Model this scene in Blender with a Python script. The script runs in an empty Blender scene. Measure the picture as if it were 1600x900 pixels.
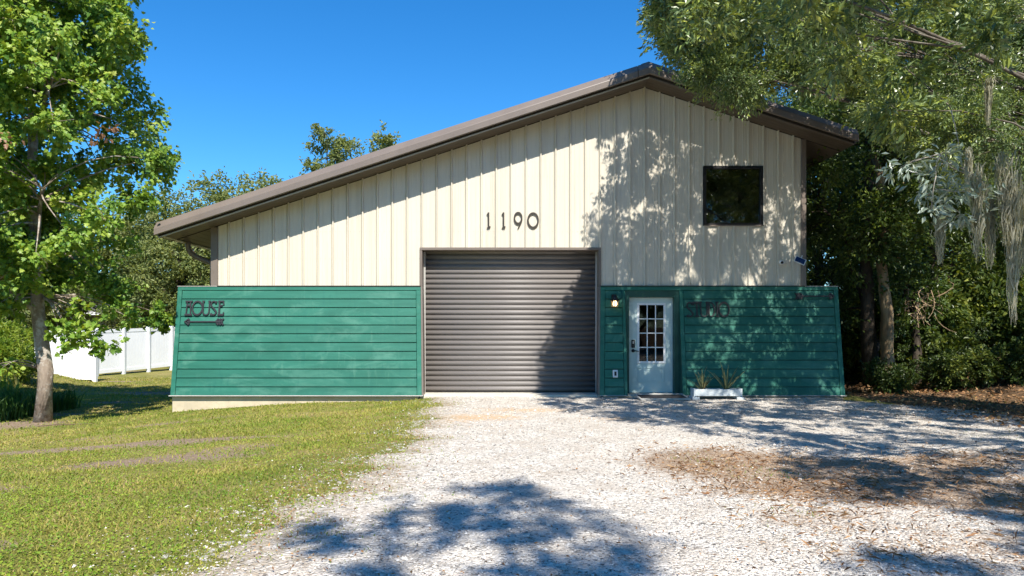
import bpy, bmesh, math, random
import numpy as np
from mathutils import Vector, Matrix, noise
PI = math.pi
R = math.radians
rs = np.random.RandomState(7)
sc = bpy.context.scene
col = sc.collection

# ------------------------------------------------------------------ camera
CAMY, CAMH = -15.0, 1.46
cam = bpy.data.cameras.new("camera")
cam.lens = 25.2
cam.sensor_width = 36
cam.shift_y = 0.0375
cam.clip_start = 0.1
cam.clip_end = 3000
camo = bpy.data.objects.new("camera", cam)
col.objects.link(camo)
camo.location = (0, CAMY, CAMH)
camo.rotation_euler = (R(90), 0, 0)
sc.camera = camo

# ------------------------------------------------------------------ sky, sun, exposure
SUN_EL, SUN_AZ = R(50), R(15)            # azimuth measured from straight behind the camera towards the right
SUN = np.array([math.sin(SUN_AZ)*math.cos(SUN_EL), -math.cos(SUN_AZ)*math.cos(SUN_EL), math.sin(SUN_EL)])
w = bpy.data.worlds.new("World")
sc.world = w
w.use_nodes = True
nt = w.node_tree
nt.nodes.clear()
sky = nt.nodes.new("ShaderNodeTexSky")
sky.sky_type = 'NISHITA'
sky.sun_disc = False
sky.sun_elevation = SUN_EL
sky.sun_rotation = PI - SUN_AZ
sky.altitude = 0
sky.air_density = 1.0
sky.dust_density = 0.05
sky.ozone_density = 3.0
hs = nt.nodes.new("ShaderNodeHueSaturation")
hs.inputs['Saturation'].default_value = 1.34
hs.inputs['Hue'].default_value = 0.494
bg = nt.nodes.new("ShaderNodeBackground")
bg.inputs['Strength'].default_value = 0.092
wo = nt.nodes.new("ShaderNodeOutputWorld")
nt.links.new(sky.outputs[0], hs.inputs['Color'])
tint = nt.nodes.new("ShaderNodeMix")
tint.data_type = 'RGBA'
tint.blend_type = 'MULTIPLY'
tint.inputs[0].default_value = 1.0
tint.inputs[7].default_value = (.69, 1.02, 1.26, 1)
nt.links.new(hs.outputs[0], tint.inputs[6])
nt.links.new(tint.outputs[2], bg.inputs['Color'])
nt.links.new(bg.outputs[0], wo.inputs[0])
sl = bpy.data.lights.new("sun", 'SUN')
sl.energy = 4.9
sl.angle = R(0.5)
sl.color = (1.0, 0.95, 0.87)
so = bpy.data.objects.new("sun", sl)
col.objects.link(so)
so.rotation_euler = Vector(SUN).to_track_quat('Z', 'Y').to_euler()
so.location = (0, -20, 40)
sc.view_settings.view_transform = 'Standard'
sc.view_settings.look = 'None'
sc.view_settings.exposure = 0.78
sc.view_settings.gamma = 1
sc.cycles.use_denoising = True
sc.cycles.max_bounces = 6
sc.cycles.diffuse_bounces = 3
sc.cycles.glossy_bounces = 3
sc.cycles.transmission_bounces = 4
sc.cycles.transparent_max_bounces = 8

# ------------------------------------------------------------------ node helpers
class NT:
    def __init__(s, m):
        m.use_nodes = True
        s.t = m.node_tree
        s.t.nodes.clear()
        s.out = s.n('OutputMaterial')
    def n(s, kind, props=None, **ins):
        nd = s.t.nodes.new('ShaderNode' + kind)
        for k, v in (props or {}).items():
            setattr(nd, k, v)
        for k, v in ins.items():
            s.set(nd, k.replace('_', ' '), v)
        return nd
    def set(s, nd, key, v):
        sock = nd.inputs[int(key)] if key.isdigit() else nd.inputs[key]
        if hasattr(v, 'is_output'):
            s.t.links.new(v, sock)
        else:
            sock.default_value = v
    def noise(s, vec, scale, detail=4, rough=.55, dist=0):
        nd = s.n('TexNoise', Scale=scale, Detail=detail, Roughness=rough, Distortion=dist)
        s.t.links.new(vec, nd.inputs['Vector'])
        return nd.outputs['Fac']
    def ramp(s, fac, stops, interp='LINEAR'):
        nd = s.n('ValToRGB')
        cr = nd.color_ramp
        cr.interpolation = interp
        while len(cr.elements) < len(stops):
            cr.elements.new(.5)
        for e, (p, c) in zip(cr.elements, stops):
            e.position = p
            e.color = (c, c, c, 1) if isinstance(c, (int, float)) else (*c, 1)
        s.t.links.new(fac, nd.inputs[0])
        return nd.outputs[0]
    def mix(s, fac, a, b, mode='MIX'):
        nd = s.n('Mix', {'data_type': 'RGBA', 'blend_type': mode, 'clamp_factor': True})
        for sock, v in ((nd.inputs[0], fac), (nd.inputs[6], a), (nd.inputs[7], b)):
            if hasattr(v, 'is_output'):
                s.t.links.new(v, sock)
            elif isinstance(v, tuple):
                sock.default_value = (*v[:3], 1)
            else:
                sock.default_value = v
        return nd.outputs[2]
    def math(s, op, a, b=0.0, clamp=False):
        nd = s.n('Math', {'operation': op, 'use_clamp': clamp})
        for sock, v in ((nd.inputs[0], a), (nd.inputs[1], b)):
            if hasattr(v, 'is_output'):
                s.t.links.new(v, sock)
            else:
                sock.default_value = v
        return nd.outputs[0]
    def pos(s):
        return s.n('NewGeometry').outputs['Position']
    def stretch(s, vec, sx, sy, sz):
        nd = s.n('Mapping')
        s.t.links.new(vec, nd.inputs['Vector'])
        nd.inputs['Scale'].default_value = (sx, sy, sz)
        return nd.outputs[0]
    def attr(s, name):
        return s.n('Attribute', {'attribute_name': name}).outputs['Fac']
    def bump(s, h, strength=.3, dist=.02):
        nd = s.n('Bump', Strength=strength, Distance=dist)
        s.t.links.new(h, nd.inputs['Height'])
        return nd.outputs[0]
    def principled(s, colr, rough=.6, metallic=0, spec=.5, normal=None, **kw):
        p = s.n('BsdfPrincipled')
        for k, v in (('Base Color', colr), ('Roughness', rough), ('Metallic', metallic), ('Specular IOR Level', spec)):
            if isinstance(v, tuple):
                v = (*v[:3], 1)
            s.set(p, k, v)
        if normal is not None:
            s.set(p, 'Normal', normal)
        for k, v in kw.items():
            s.set(p, k.replace('_', ' '), v)
        s.t.links.new(p.outputs[0], s.out.inputs[0])
        return p

def scale_c(c, k):
    return tuple(min(1, v*k) for v in c)

def simple_mat(name, c, rough=.6, var=.12, scale=3, metallic=0, spec=.4, bump=.0, bscale=60, objvar=.0, stretch=(1, 1, 1), dirt=None):
    m = bpy.data.materials.new(name)
    t = NT(m)
    p = t.stretch(t.pos(), *stretch)
    f = t.noise(p, scale, 5)
    base = t.ramp(f, [(.3, scale_c(c, 1-var)), (.7, scale_c(c, 1+var))])
    if objvar:
        rnd = t.n('ObjectInfo').outputs['Random']
        base = t.mix(1.0, base, t.ramp(rnd, [(0, 1-objvar), (1, 1.0)]), 'MULTIPLY')
    if dirt:
        dc, amt = dirt
        g = t.noise(p, scale*3.1, 6, .65)
        base = t.mix(t.ramp(g, [(.55, 0.0), (.75, amt)]), base, dc)
    nrm = t.bump(t.noise(p, bscale, 4), bump, .01) if bump else None
    t.principled(base, rough, metallic, spec, nrm)
    return m

def leaf_mat(name, cols, trans=.3, rough=.45, spec=.35, tcol=None, patch=.5, pscale=.9):
    """per-leaf colour from the mesh island, drifting slowly over the crown"""
    m = bpy.data.materials.new(name)
    t = NT(m)
    g = t.n('NewGeometry')
    r = g.outputs['Random Per Island']
    big = t.noise(g.outputs['Position'], pscale, 3)
    f = t.math('ADD', t.math('MULTIPLY', r, 1-patch), t.math('MULTIPLY', t.ramp(big, [(.3, 0.0), (.7, 1.0)]), patch))
    stops = [(i/(len(cols)-1), c) for i, c in enumerate(cols)]
    base = t.ramp(f, stops)
    p = t.n('BsdfPrincipled')
    t.set(p, 'Base Color', base)
    t.set(p, 'Roughness', rough)
    t.set(p, 'Specular IOR Level', spec)
    tr = t.n('BsdfTranslucent')
    t.set(tr, 'Color', t.mix(1.0, base, tcol or (1.5, 1.35, .5), 'MULTIPLY'))
    mx = t.n('MixShader')
    mx.inputs[0].default_value = trans
    t.t.links.new(p.outputs[0], mx.inputs[1])
    t.t.links.new(tr.outputs[0], mx.inputs[2])
    t.t.links.new(mx.outputs[0], t.out.inputs[0])
    return m

def bark_mat(name, c1, c2, scale=9, lichen=None):
    m = bpy.data.materials.new(name)
    t = NT(m)
    p = t.stretch(t.pos(), 1, 1, .35)
    f = t.noise(p, scale, 6, .65)
    base = t.ramp(f, [(.3, c1), (.7, c2)])
    if lichen:
        base = t.mix(t.ramp(t.noise(t.pos(), 5.5, 5, .7), [(.48, 0.0), (.6, .85)]), base, lichen)
    t.principled(base, .9, 0, .15, t.bump(t.noise(p, scale*3, 5), .7, .03))
    return m

M = {}
# ------------------------------------------------------------------ building materials
def corrugated_beige():
    m = bpy.data.materials.new('beige_steel')
    t = NT(m)
    p = t.pos()
    f = t.noise(t.stretch(p, 6, 6, .5), 1.0, 4)
    base = t.ramp(f, [(.3, (.59, .54, .44)), (.7, (.65, .60, .495))])
    streak = t.noise(t.stretch(p, 14, 14, .35), 1.0, 5, .6)
    base = t.mix(t.ramp(streak, [(.52, 0.0), (.75, .38)]), base, (.42, .36, .27))
    rnd = t.n('ObjectInfo').outputs['Random']
    base = t.mix(1.0, base, t.ramp(rnd, [(0, .95), (1, 1.0)]), 'MULTIPLY')
    t.principled(base, .42, 0, .4, t.bump(t.noise(p, 3.0, 2), .05, .02))
    return m
M['beige'] = corrugated_beige()

def teal_paint(name='teal_paint', k=1.0):
    m = bpy.data.materials.new(name)
    t = NT(m)
    p = t.pos()
    f = t.noise(t.stretch(p, .7, .7, 5), 1.3, 5, .6)
    base = t.ramp(f, [(.3, (.014*k, .130*k, .088*k)), (.72, (.028*k, .195*k, .137*k))])
    fade = t.noise(t.stretch(p, 1.2, 1.2, 2.6), 1.1, 6, .68, .6)
    base = t.mix(t.ramp(fade, [(.50, 0.0), (.70, .75)]), base, (.09*k, .27*k, .20*k))
    drip = t.noise(t.stretch(p, 9, 9, .6), 1.2, 5, .6)
    base = t.mix(t.ramp(drip, [(.60, 0.0), (.72, .35)]), base, (.11*k, .285*k, .205*k))
    dark = t.noise(t.stretch(p, 7, 7, .5), 1.7, 5, .6)
    base = t.mix(t.ramp(dark, [(.56, 0.0), (.70, .6)]), base, (.012*k, .14*k, .105*k))
    rnd = t.n('ObjectInfo').outputs['Random']
    base = t.mix(1.0, base, t.ramp(rnd, [(0, .86), (1, 1.0)]), 'MULTIPLY')
    grain = t.noise(t.stretch(p, 3, 3, 60), 3.0, 4)
    t.principled(base, .55, 0, .35, t.bump(grain, .12, .01))
    return m
M['teal'] = teal_paint('teal_paint', .88)
M['teal_dark'] = simple_mat('dark_teal_trim', (.014, .075, .055), .5, .2, 3)
M['brown'] = simple_mat('brown_steel_trim', (.175, .142, .118), .38, .08, 2, spec=.5, dirt=((.09, .075, .06), .25))
M['soffit'] = simple_mat('brown_soffit', (.115, .088, .066), .5, .12, 2, objvar=.12)
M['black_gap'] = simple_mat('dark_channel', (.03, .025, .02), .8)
M['shutter'] = simple_mat('roller_shutter_steel', (.188, .170, .158), .48, .07, 1.5, spec=.35, objvar=.06, stretch=(.6, 1, 4), dirt=((.13, .115, .10), .3))
M['concrete'] = simple_mat('foundation_concrete', (.52, .44, .31), .9, .12, 4, bump=.3, dirt=((.32, .25, .16), .6))
M['sill'] = simple_mat('concrete_sill', (.56, .52, .43), .9, .12, 5, bump=.3, dirt=((.36, .3, .22), .5))
M['flashing'] = simple_mat('galvanised_edge', (.40, .39, .36), .45, .1, 6, spec=.5)
M['door'] = simple_mat('pale_blue_door_paint', (.53, .65, .62), .4, .05, 3, spec=.45)
M['white'] = simple_mat('white_paint', (.78, .79, .78), .45, .05, 3)
M['vinyl'] = simple_mat('white_vinyl', (.86, .86, .86), .4, .03, 1.2, dirt=((.6, .6, .55), .15))
M['black'] = simple_mat('black_paint', (.012, .012, .013), .4, .2, 5)
M['mat'] = simple_mat('black_rubber', (.012, .012, .014), .9, .3, 30, bump=.5)
M['sign'] = simple_mat('dark_sign_metal', (.028, .025, .027), .42, .2, 8, spec=.5)
M['digit'] = simple_mat('dark_bronze_digits', (.05, .042, .032), .45, .15, 8)
M['interior'] = simple_mat('unlit_room', (.03, .028, .025), .9)
M['roof'] = simple_mat('roof_steel', (.20, .165, .14), .4, .1, 1)
def glass_mat(k=.7):
    m = bpy.data.materials.new('window_glass')
    t = NT(m)
    g = t.n('BsdfGlossy', Roughness=.02)
    g.inputs['Color'].default_value = (1, 1, 1, 1)
    tr = t.n('BsdfTransparent')
    tr.inputs['Color'].default_value = (.35, .37, .36, 1)
    fr = t.n('Fresnel', IOR=1.5)
    mx = t.n('MixShader')
    t.t.links.new(t.math('MULTIPLY', fr.outputs[0], k), mx.inputs[0])
    t.t.links.new(tr.outputs[0], mx.inputs[1])
    t.t.links.new(g.outputs[0], mx.inputs[2])
    t.t.links.new(mx.outputs[0], t.out.inputs[0])
    return m
M['glass'] = glass_mat(.55)
M['glass_up'] = glass_mat(3.2)
def lamp_mat():
    m = bpy.data.materials.new('lit_lamp_glass')
    t = NT(m)
    e = t.n('Emission', Strength=2.2)
    e.inputs['Color'].default_value = (1, .70, .36, 1)
    t.t.links.new(e.outputs[0], t.out.inputs[0])
    return m
M['lamp'] = lamp_mat()
M['amber'] = simple_mat('amber_lamp_glass', (.45, .30, .12), .25, .1, 9)
M['cell'] = simple_mat('solar_cell', (.012, .035, .12), .12, .3, 30, spec=.6)
M['planter'] = simple_mat('weathered_white_wood', (.58, .62, .62), .8, .15, 9, bump=.3, dirt=((.3, .3, .27), .5))
M['soil'] = simple_mat('potting_soil', (.06, .045, .03), .95, .3, 30, bump=.6)
M['agave'] = simple_mat('agave_leaf', (.25, .26, .11), .45, .35, 14)
M['agave_tip'] = simple_mat('dry_aloe_leaf', (.24, .13, .05), .5, .4, 14)

# ------------------------------------------------------------------ mesh helpers
def fast_mesh(name, V, F, mat, smooth=False):
    me = bpy.data.meshes.new(name)
    V = np.asarray(V, np.float32)
    F = np.asarray(F, np.int32)
    me.vertices.add(len(V))
    me.vertices.foreach_set('co', V.ravel())
    n, k = F.shape
    me.loops.add(n*k)
    me.loops.foreach_set('vertex_index', F.ravel())
    me.polygons.add(n)
    me.polygons.foreach_set('loop_start', np.arange(n, dtype=np.int32)*k)
    me.polygons.foreach_set('use_smooth', np.full(n, smooth))
    me.materials.append(mat)
    me.update(calc_edges=True)
    return me

def tag(o, label=None, cat=None, group=None, kind=None):
    for k, v in (('label', label), ('category', cat), ('group', group), ('kind', kind)):
        if v:
            o[k] = v
    return o

def link(name, me, parent=None, loc=(0, 0, 0)):
    o = bpy.data.objects.new(name, me)
    col.objects.link(o)
    o.location = loc
    if parent is not None:
        o.parent = parent
    return o

def thing(name, label, cat, loc=(0, 0, 0), rot=(0, 0, 0), group=None):
    o = bpy.data.objects.new(name, None)
    col.objects.link(o)
    o.empty_display_size = .2
    o.location = loc
    o.rotation_euler = rot
    return tag(o, label, cat, group)

class MB:
    """collects shapes; build() links them as ONE mesh object (coordinates in the parent's frame)"""
    def __init__(s):
        s.v, s.f = [], []
    def add(s, vs, fs):
        b = len(s.v)
        s.v += [tuple(v) for v in vs]
        s.f += [tuple(i+b for i in f) for f in fs]
        return s
    def hexa(s, p):
        return s.add(p, [(0, 3, 2, 1), (4, 5, 6, 7), (0, 1, 5, 4), (1, 2, 6, 5), (2, 3, 7, 6), (3, 0, 4, 7)])
    def box(s, x0, x1, y0, y1, z0, z1):
        return s.hexa([(x0, y0, z0), (x1, y0, z0), (x1, y1, z0), (x0, y1, z0), (x0, y0, z1), (x1, y0, z1), (x1, y1, z1), (x0, y1, z1)])
    def prism(s, pts, d):
        """pts: closed 3-D outline; d: extrusion vector"""
        n = len(pts)
        q = [tuple(a+b for a, b in zip(p, d)) for p in pts]
        return s.add(list(pts)+q, [tuple(range(n))[::-1], tuple(range(n, 2*n))] + [(i, (i+1) % n, n+(i+1) % n, n+i) for i in range(n)])
    def ribbon(s, pts, wd, depth, closed=False):
        """flat stroke in the x-z plane of width wd, from y=0 to y=-depth"""
        n = len(pts)
        wd = wd if isinstance(wd, (list, tuple)) else [wd]*n
        L, Rr = [], []
        for i in range(n):
            a = pts[(i-1) % n] if closed or i > 0 else pts[i]
            b = pts[(i+1) % n] if closed or i < n-1 else pts[i]
            dx, dz = b[0]-a[0], b[1]-a[1]
            l = math.hypot(dx, dz) or 1
            nx, nz = -dz/l, dx/l
            h = wd[i]/2
            L.append((pts[i][0]+nx*h, pts[i][1]+nz*h))
            Rr.append((pts[i][0]-nx*h, pts[i][1]-nz*h))
        m = n if closed else n-1
        for i in range(m):
            j = (i+1) % n
            quad = [L[i], Rr[i], Rr[j], L[j]]
            s.hexa([(x, -depth, z) for x, z in quad] + [(x, 0, z) for x, z in quad])
        return s
    def tube(s, pts, rad, sides=8, cap=True, squash=None):
        pts = [Vector(p) for p in pts]
        n = len(pts)
        rad = rad if isinstance(rad, (list, tuple)) else [rad]*n
        up = Vector((0.13, 0.27, .95))
        rings = []
        for i in range(n):
            t = (pts[min(i+1, n-1)]-pts[max(i-1, 0)])
            t = t.normalized() if t.length > 1e-9 else Vector((0, 0, 1))
            u = t.cross(up if abs(t.dot(up)) < .95 else Vector((1, 0, 0))).normalized()
            v = t.cross(u)
            rings.append([pts[i]+(u*math.cos(a)+v*math.sin(a))*rad[i] for a in (2*PI*k/sides for k in range(sides))])
        vs = [p for r in rings for p in r]
        fs = []
        for i in range(n-1):
            for k in range(sides):
                k2 = (k+1) % sides
                fs.append((i*sides+k, i*sides+k2, (i+1)*sides+k2, (i+1)*sides+k))
        if cap:
            fs.append(tuple(range(sides))[::-1])
            fs.append(tuple((n-1)*sides+k for k in range(sides)))
        return s.add(vs, fs)
    def lathe(s, prof, c, sides=16):
        vs, fs = [], []
        n = len(prof)
        for r, z in prof:
            for k in range(sides):
                a = 2*PI*k/sides
                vs.append((c[0]+r*math.cos(a), c[1]+r*math.sin(a), c[2]+z))
        for i in range(n-1):
            for k in range(sides):
                k2 = (k+1) % sides
                fs.append((i*sides+k, i*sides+k2, (i+1)*sides+k2, (i+1)*sides+k))
        fs.append(tuple(range(sides))[::-1])
        fs.append(tuple((n-1)*sides+k for k in range(sides)))
        return s.add(vs, fs)
    def mesh(s, name, mat, smooth=False, bevel=0):
        me = bpy.data.meshes.new(name)
        me.from_pydata(s.v, [], s.f)
        bm = bmesh.new()
        bm.from_mesh(me)
        bmesh.ops.recalc_face_normals(bm, faces=bm.faces)
        if bevel:
            es = [e for e in bm.edges if len(e.link_faces) == 2 and e.calc_face_angle(0) > .6]
            bmesh.ops.bevel(bm, geom=es, offset=bevel, segments=1, affect='EDGES', clamp_overlap=True)
        bm.to_mesh(me)
        bm.free()
        if smooth:
            me.polygons.foreach_set('use_smooth', [True]*len(me.polygons))
        me.materials.append(mat)
        return me
    def build(s, name, mat, parent=None, smooth=False, bevel=0, loc=(0, 0, 0), local=False):
        if parent is not None and not local:
            p = parent.location
            s.v = [(a-p[0], b-p[1], c-p[2]) for a, b, c in s.v]
        return link(name, s.mesh(name, mat, smooth, bevel), parent, loc)

# ------------------------------------------------------------------ terrain
def sm(a, b, x):
    t = np.clip((x-a)/(b-a), 0, 1)
    return t*t*(3-2*t)

_ph = rs.uniform(0, 6.28, (14, 2))
_dr = rs.uniform(0, 6.28, 14)
def wob(x, y, f):
    s = 0
    for i in range(14):
        k = f*(.5+1.3*i/14)
        s = s+np.sin(k*(x*math.cos(_dr[i])+y*math.sin(_dr[i]))+_ph[i, 0])
    return s/14*1.9

def hgt(x, y):
    x = np.asarray(x, float)
    y = np.asarray(y, float)
    h = -.075*sm(-1.5, -2.6, x)*sm(-9, -4, y)-.33*sm(-3, -9.5, x)
    h = h-.12*sm(1, 11, y)*sm(-5, -10, x)
    h = h+.8*sm(-12.3, -16.5, x)*sm(1, 6, y)*sm(10, 7.5, y)            # field bank beyond the tree
    h = h+.14*sm(8.6, 10.5, x)*(.6+.5*wob(x, y, .9)) + .5*sm(9.8, 13, x)*sm(-3, 2, y)*sm(9, 3, y)
    h = h+.03*wob(x+3, y, 1.1)*np.maximum(sm(-.6, -2.5, y), sm(6.8, 9, np.abs(x)))
    h = h+.012*wob(x, y+7, 4.5)*(np.abs(x) < 25)
    return h

DY = np.array([-60, -20, -11, -10.3, -9.6, -8.5, -7.2, -5.4, -3, -.4, 0])
DXL = np.array([-3, -2.5, -2.1, -1.96, -1.78, -1.63, -1.42, -1.28, -1.45, -1.58, -1.6])
def drive_l(y):
    y = np.asarray(y, float)
    return np.interp(y, DY, DXL)+.13*np.sin(y*2.9+.4)+.09*np.sin(y*6.3)+.05*np.sin(y*13.1+2)
def drive_r(y):
    y = np.asarray(y, float)
    return 6.9+1.5*sm(-.6, -3.2, y)+.12*np.sin(y*2.1)+.25*np.sin(y*.8)+.06*np.sin(y*9.1)+.6*sm(-9, -14, y)

def blob(x, y, cx, cy, rx, ry, ang=0):
    c, s_ = math.cos(ang), math.sin(ang)
    u, v = (x-cx)*c+(y-cy)*s_, -(x-cx)*s_+(y-cy)*c
    return np.exp(-((u/rx)**2+(v/ry)**2))

def litter_amt(x, y):
    a = .95*blob(x, y, 2.6, -7.3, 1.1, .8, -.4)+.9*blob(x, y, 3.4, -8.4, 1.2, .9, -.5)+.7*blob(x, y, 1.9, -7.4, .7, .8)
    a = a+.75*blob(x, y, 4.6, -7.5, 1.0, .6, .2)+.5*blob(x, y, 2.2, -9.6, .6, .35)+.45*blob(x, y, 5.4, -9.8, 1.2, .8)
    a = a+.45*blob(x, y, 6.9, -3.2, 1.3, 2.2)+.35*blob(x, y, 5.5, -.9, 2.5, .5)+.55*blob(x, y, 4.4, -9.3, 1.5, .5, -.3)+.5*blob(x, y, 3.2, -10.4, 1.4, .5)+.5*blob(x, y, 2.0, -8.7, .9, .35)+.5*blob(x, y, 5.2, -8.6, 1.5, .5, .2)+.14*sm(1.4, 2.6, x)*sm(-5.5, -7, y)+.5*blob(x, y, 6.0, -7.0, 1.2, .6)
    return np.clip(a, 0, 1)

def bare_amt(x, y):
    a = .95*blob(x, y, -4.6, -5.2, .9, .34, .1)+1.0*blob(x, y, -4.05, -6.8, 1.2, .42, .15)+.8*blob(x, y, -5.3, -8.3, .9, .35)+.6*blob(x, y, -3.3, -6.0, .7, .25, .3)+.5*blob(x, y, -6.5, -4.2, 1.0, .3)
    a = a+.8*blob(x, y, -9.15, -1.4, .9, .7)+.42*blob(x, y, -2.0, -8.2, .4, 1.1)+.3*blob(x, y, -2.5, -10.4, .5, .9)+.9*blob(x, y, -10.2, 5.6, 1.8, .7)
    a = a+.75*sm(.3, .9, wob(x*.8+9, y*2.0, 1.9))*sm(-1, -2.5, x)
    a = a+.3*blob(x, y, -1.9, -5.2, .35, 1.2)+.75*blob(x, y, -11, -1.9, 1.2, .3)
    return np.clip(a, 0, 1)

# ------------------------------------------------------------------ ground sheets
def ground_mat():
    m = bpy.data.materials.new('lawn_soil')
    t = NT(m)
    p = t.pos()
    n1 = t.noise(p, 1.1, 5, .6)
    n2 = t.noise(p, 22, 5, .65)
    grass = t.ramp(t.math('ADD', t.math('MULTIPLY', n1, .6), t.math('MULTIPLY', n2, .4)),
                   [(.3, (.10, .12, .022)), (.48, (.20, .19, .05)), (.66, (.32, .25, .11))])
    soil = t.ramp(n2, [(.3, (.17, .12, .08)), (.7, (.36, .27, .19))])
    b = t.math('ADD', t.attr('bare'), t.math('MULTIPLY', t.math('SUBTRACT', n2, .5), 1.4))
    c = t.mix(t.ramp(b, [(.35, 0.0), (.6, 1.0)]), grass, soil)
    forest = t.ramp(t.noise(p, 9, 6, .7), [(.3, (.05, .035, .02)), (.55, (.16, .10, .055)), (.75, (.30, .19, .10))])
    f = t.math('ADD', t.attr('forest'), t.math('MULTIPLY', t.math('SUBTRACT', n1, .5), .9))
    c = t.mix(t.ramp(f, [(.4, 0.0), (.6, 1.0)]), c, forest)
    vor = t.n('TexVoronoi', Scale=42.0)
    t.t.links.new(p, vor.inputs['Vector'])
    peb = t.ramp(vor.outputs['Color'], [(.2, (.36, .33, .29)), (.8, (.62, .59, .54))])
    gfac = t.math('ADD', t.attr('edge'), t.math('MULTIPLY', t.math('SUBTRACT', t.noise(p, 11, 5, .7), .5), 1.8))
    c = t.mix(t.ramp(gfac, [(.45, 0.0), (.6, 1.0)]), c, peb)
    t.principled(c, .95, 0, .1, t.bump(t.noise(p, 45, 5, .7), .8, .03))
    return m

def gravel_mat():
    m = bpy.data.materials.new('white_gravel')
    t = NT(m)
    p = t.pos()
    vor = t.n('TexVoronoi', Scale=48.0)
    wv = t.n('VectorMath', {'operation': 'ADD'})
    nz = t.n('TexNoise', Scale=18.0)
    t.t.links.new(p, nz.inputs['Vector'])
    t.t.links.new(p, wv.inputs[0])
    sc_ = t.n('VectorMath', {'operation': 'SCALE'})
    t.t.links.new(nz.outputs['Color'], sc_.inputs[0])
    sc_.inputs['Scale'].default_value = .05
    t.t.links.new(sc_.outputs[0], wv.inputs[1])
    t.t.links.new(wv.outputs[0], vor.inputs['Vector'])
    bw = t.n('RGBToBW')
    t.t.links.new(vor.outputs['Color'], bw.inputs[0])
    peb = t.ramp(bw.outputs[0], [(.13, (.15, .135, .12)), (.26, (.44, .40, .345)), (.42, (.61, .56, .49)), (.85, (.73, .68, .605))])
    mott = t.noise(p, 2.2, 6, .7)
    peb = t.mix(t.ramp(mott, [(.42, 0.0), (.68, .72)]), peb, (.43, .36, .285))
    n2 = t.noise(p, 13, 6, .7)
    n3 = t.math('MULTIPLY', t.math('SUBTRACT', n2, .5), 2.2)
    sand = t.math('ADD', t.attr('sand'), n3)
    c = t.mix(t.ramp(sand, [(.45, 0.0), (.8, .8)]), peb, (.60, .40, .22))
    lit = t.math('ADD', t.attr('litter'), n3)
    br = t.ramp(t.noise(p, 60, 3), [(.35, (.14, .075, .035)), (.65, (.42, .27, .15))])
    c = t.mix(t.ramp(lit, [(.42, 0.0), (.95, .8)]), c, br)
    soil = t.ramp(n2, [(.35, (.24, .19, .12)), (.65, (.42, .34, .24))])
    e = t.math('ADD', t.attr('edge'), n3)
    c = t.mix(t.ramp(e, [(.45, 0.0), (.75, .85)]), c, soil)
    h = t.math('ADD', t.math('MULTIPLY', vor.outputs['Distance'], -1.0), t.math('MULTIPLY', t.noise(p, 90, 4), .4))
    t.principled(c, .9, 0, .15, t.bump(h, .7, .03))
    return m
M['ground'] = ground_mat()
M['gravel'] = gravel_mat()

def grid_mesh(name, X, Y, Z, mat, attrs):
    ny, nx = X.shape
    V = np.stack([X.ravel(), Y.ravel(), Z.ravel()], 1)
    i = np.arange((ny-1)*(nx-1))
    a = (i//(nx-1))*nx+i % (nx-1)
    F = np.stack([a, a+1, a+nx+1, a+nx], 1)
    me = fast_mesh(name, V, F, mat, True)
    for k, v in attrs.items():
        at = me.attributes.new(k, 'FLOAT', 'POINT')
        at.data.foreach_set('value', np.asarray(v, np.float32).ravel())
    return me

far = np.array([20, 26, 35, 50, 75, 110, 170, 260, 420, 700.])
xs = np.concatenate([-far[::-1], np.arange(-17, 15.01, .11), far-2])
ys = np.concatenate([-far[::-1], np.arange(-15, 16.01, .11), far])
X, Y = np.meshgrid(xs, ys)
Z = hgt(X, Y)
inside = np.minimum(X-drive_l(Y), drive_r(Y)-X)
Z = Z-.05*sm(.05, .25, inside)*(Y < -.1)
Z = np.where((np.abs(X) < 6) & (Y > .5) & (Y < 17), -.25, Z)
forest = np.maximum(sm(6.9, 7.5, X), sm(20, 26, Y)*sm(-14, -9, X))
dist_l = drive_l(Y)-X
edge = np.clip(.46-np.abs(dist_l)*.5, 0, 1)*(dist_l > -.5)*(Y < .4)
edge = edge+.45*blob(X, Y, -2.55, -5.6, .3, .12)+.4*blob(X, Y, -2.05, -5.1, .25, .1)
me = grid_mesh('ground', X, Y, Z, M['ground'], {'bare': bare_amt(X, Y), 'forest': forest, 'edge': edge})
tag(link('ground', me), kind='structure')

ysd = np.concatenate([np.array([-60, -45, -32, -24, -19]), np.arange(-16, -.24, .09), [-.2, .3]])
us = np.linspace(0, 1, 90)
U, YD = np.meshgrid(us, ysd)
XD = drive_l(YD)*(1-U)+drive_r(YD)*U
XD = XD+.05*np.sin(YD*31+U*50)*(np.minimum(U, 1-U) < .01)
ZD = hgt(XD, YD)+.012-.03*sm(.006, .0, np.minimum(U, 1-U))
ed = np.maximum(np.clip(.95-(XD-drive_l(YD))*(1.0-.3*sm(-6.5, -9, YD)), 0, 1)*.85, np.clip(.9-(drive_r(YD)-XD)*.8, 0, 1))
sandm = .9*blob(XD, YD, -.55, -3.7, 1.0, .5)+.75*blob(XD, YD, .3, -2.6, 1.4, .5)+.7*blob(XD, YD, 1.75, -3.7, .7, .4)+.4*blob(XD, YD, -1.0, -4.4, .5, .4)
me = grid_mesh('gravel_driveway', XD, YD, ZD, M['gravel'], {'edge': ed, 'sand': np.clip(sandm, 0, 1), 'litter': litter_amt(XD, YD)})
tag(link('gravel_driveway', me), kind='structure')

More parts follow.
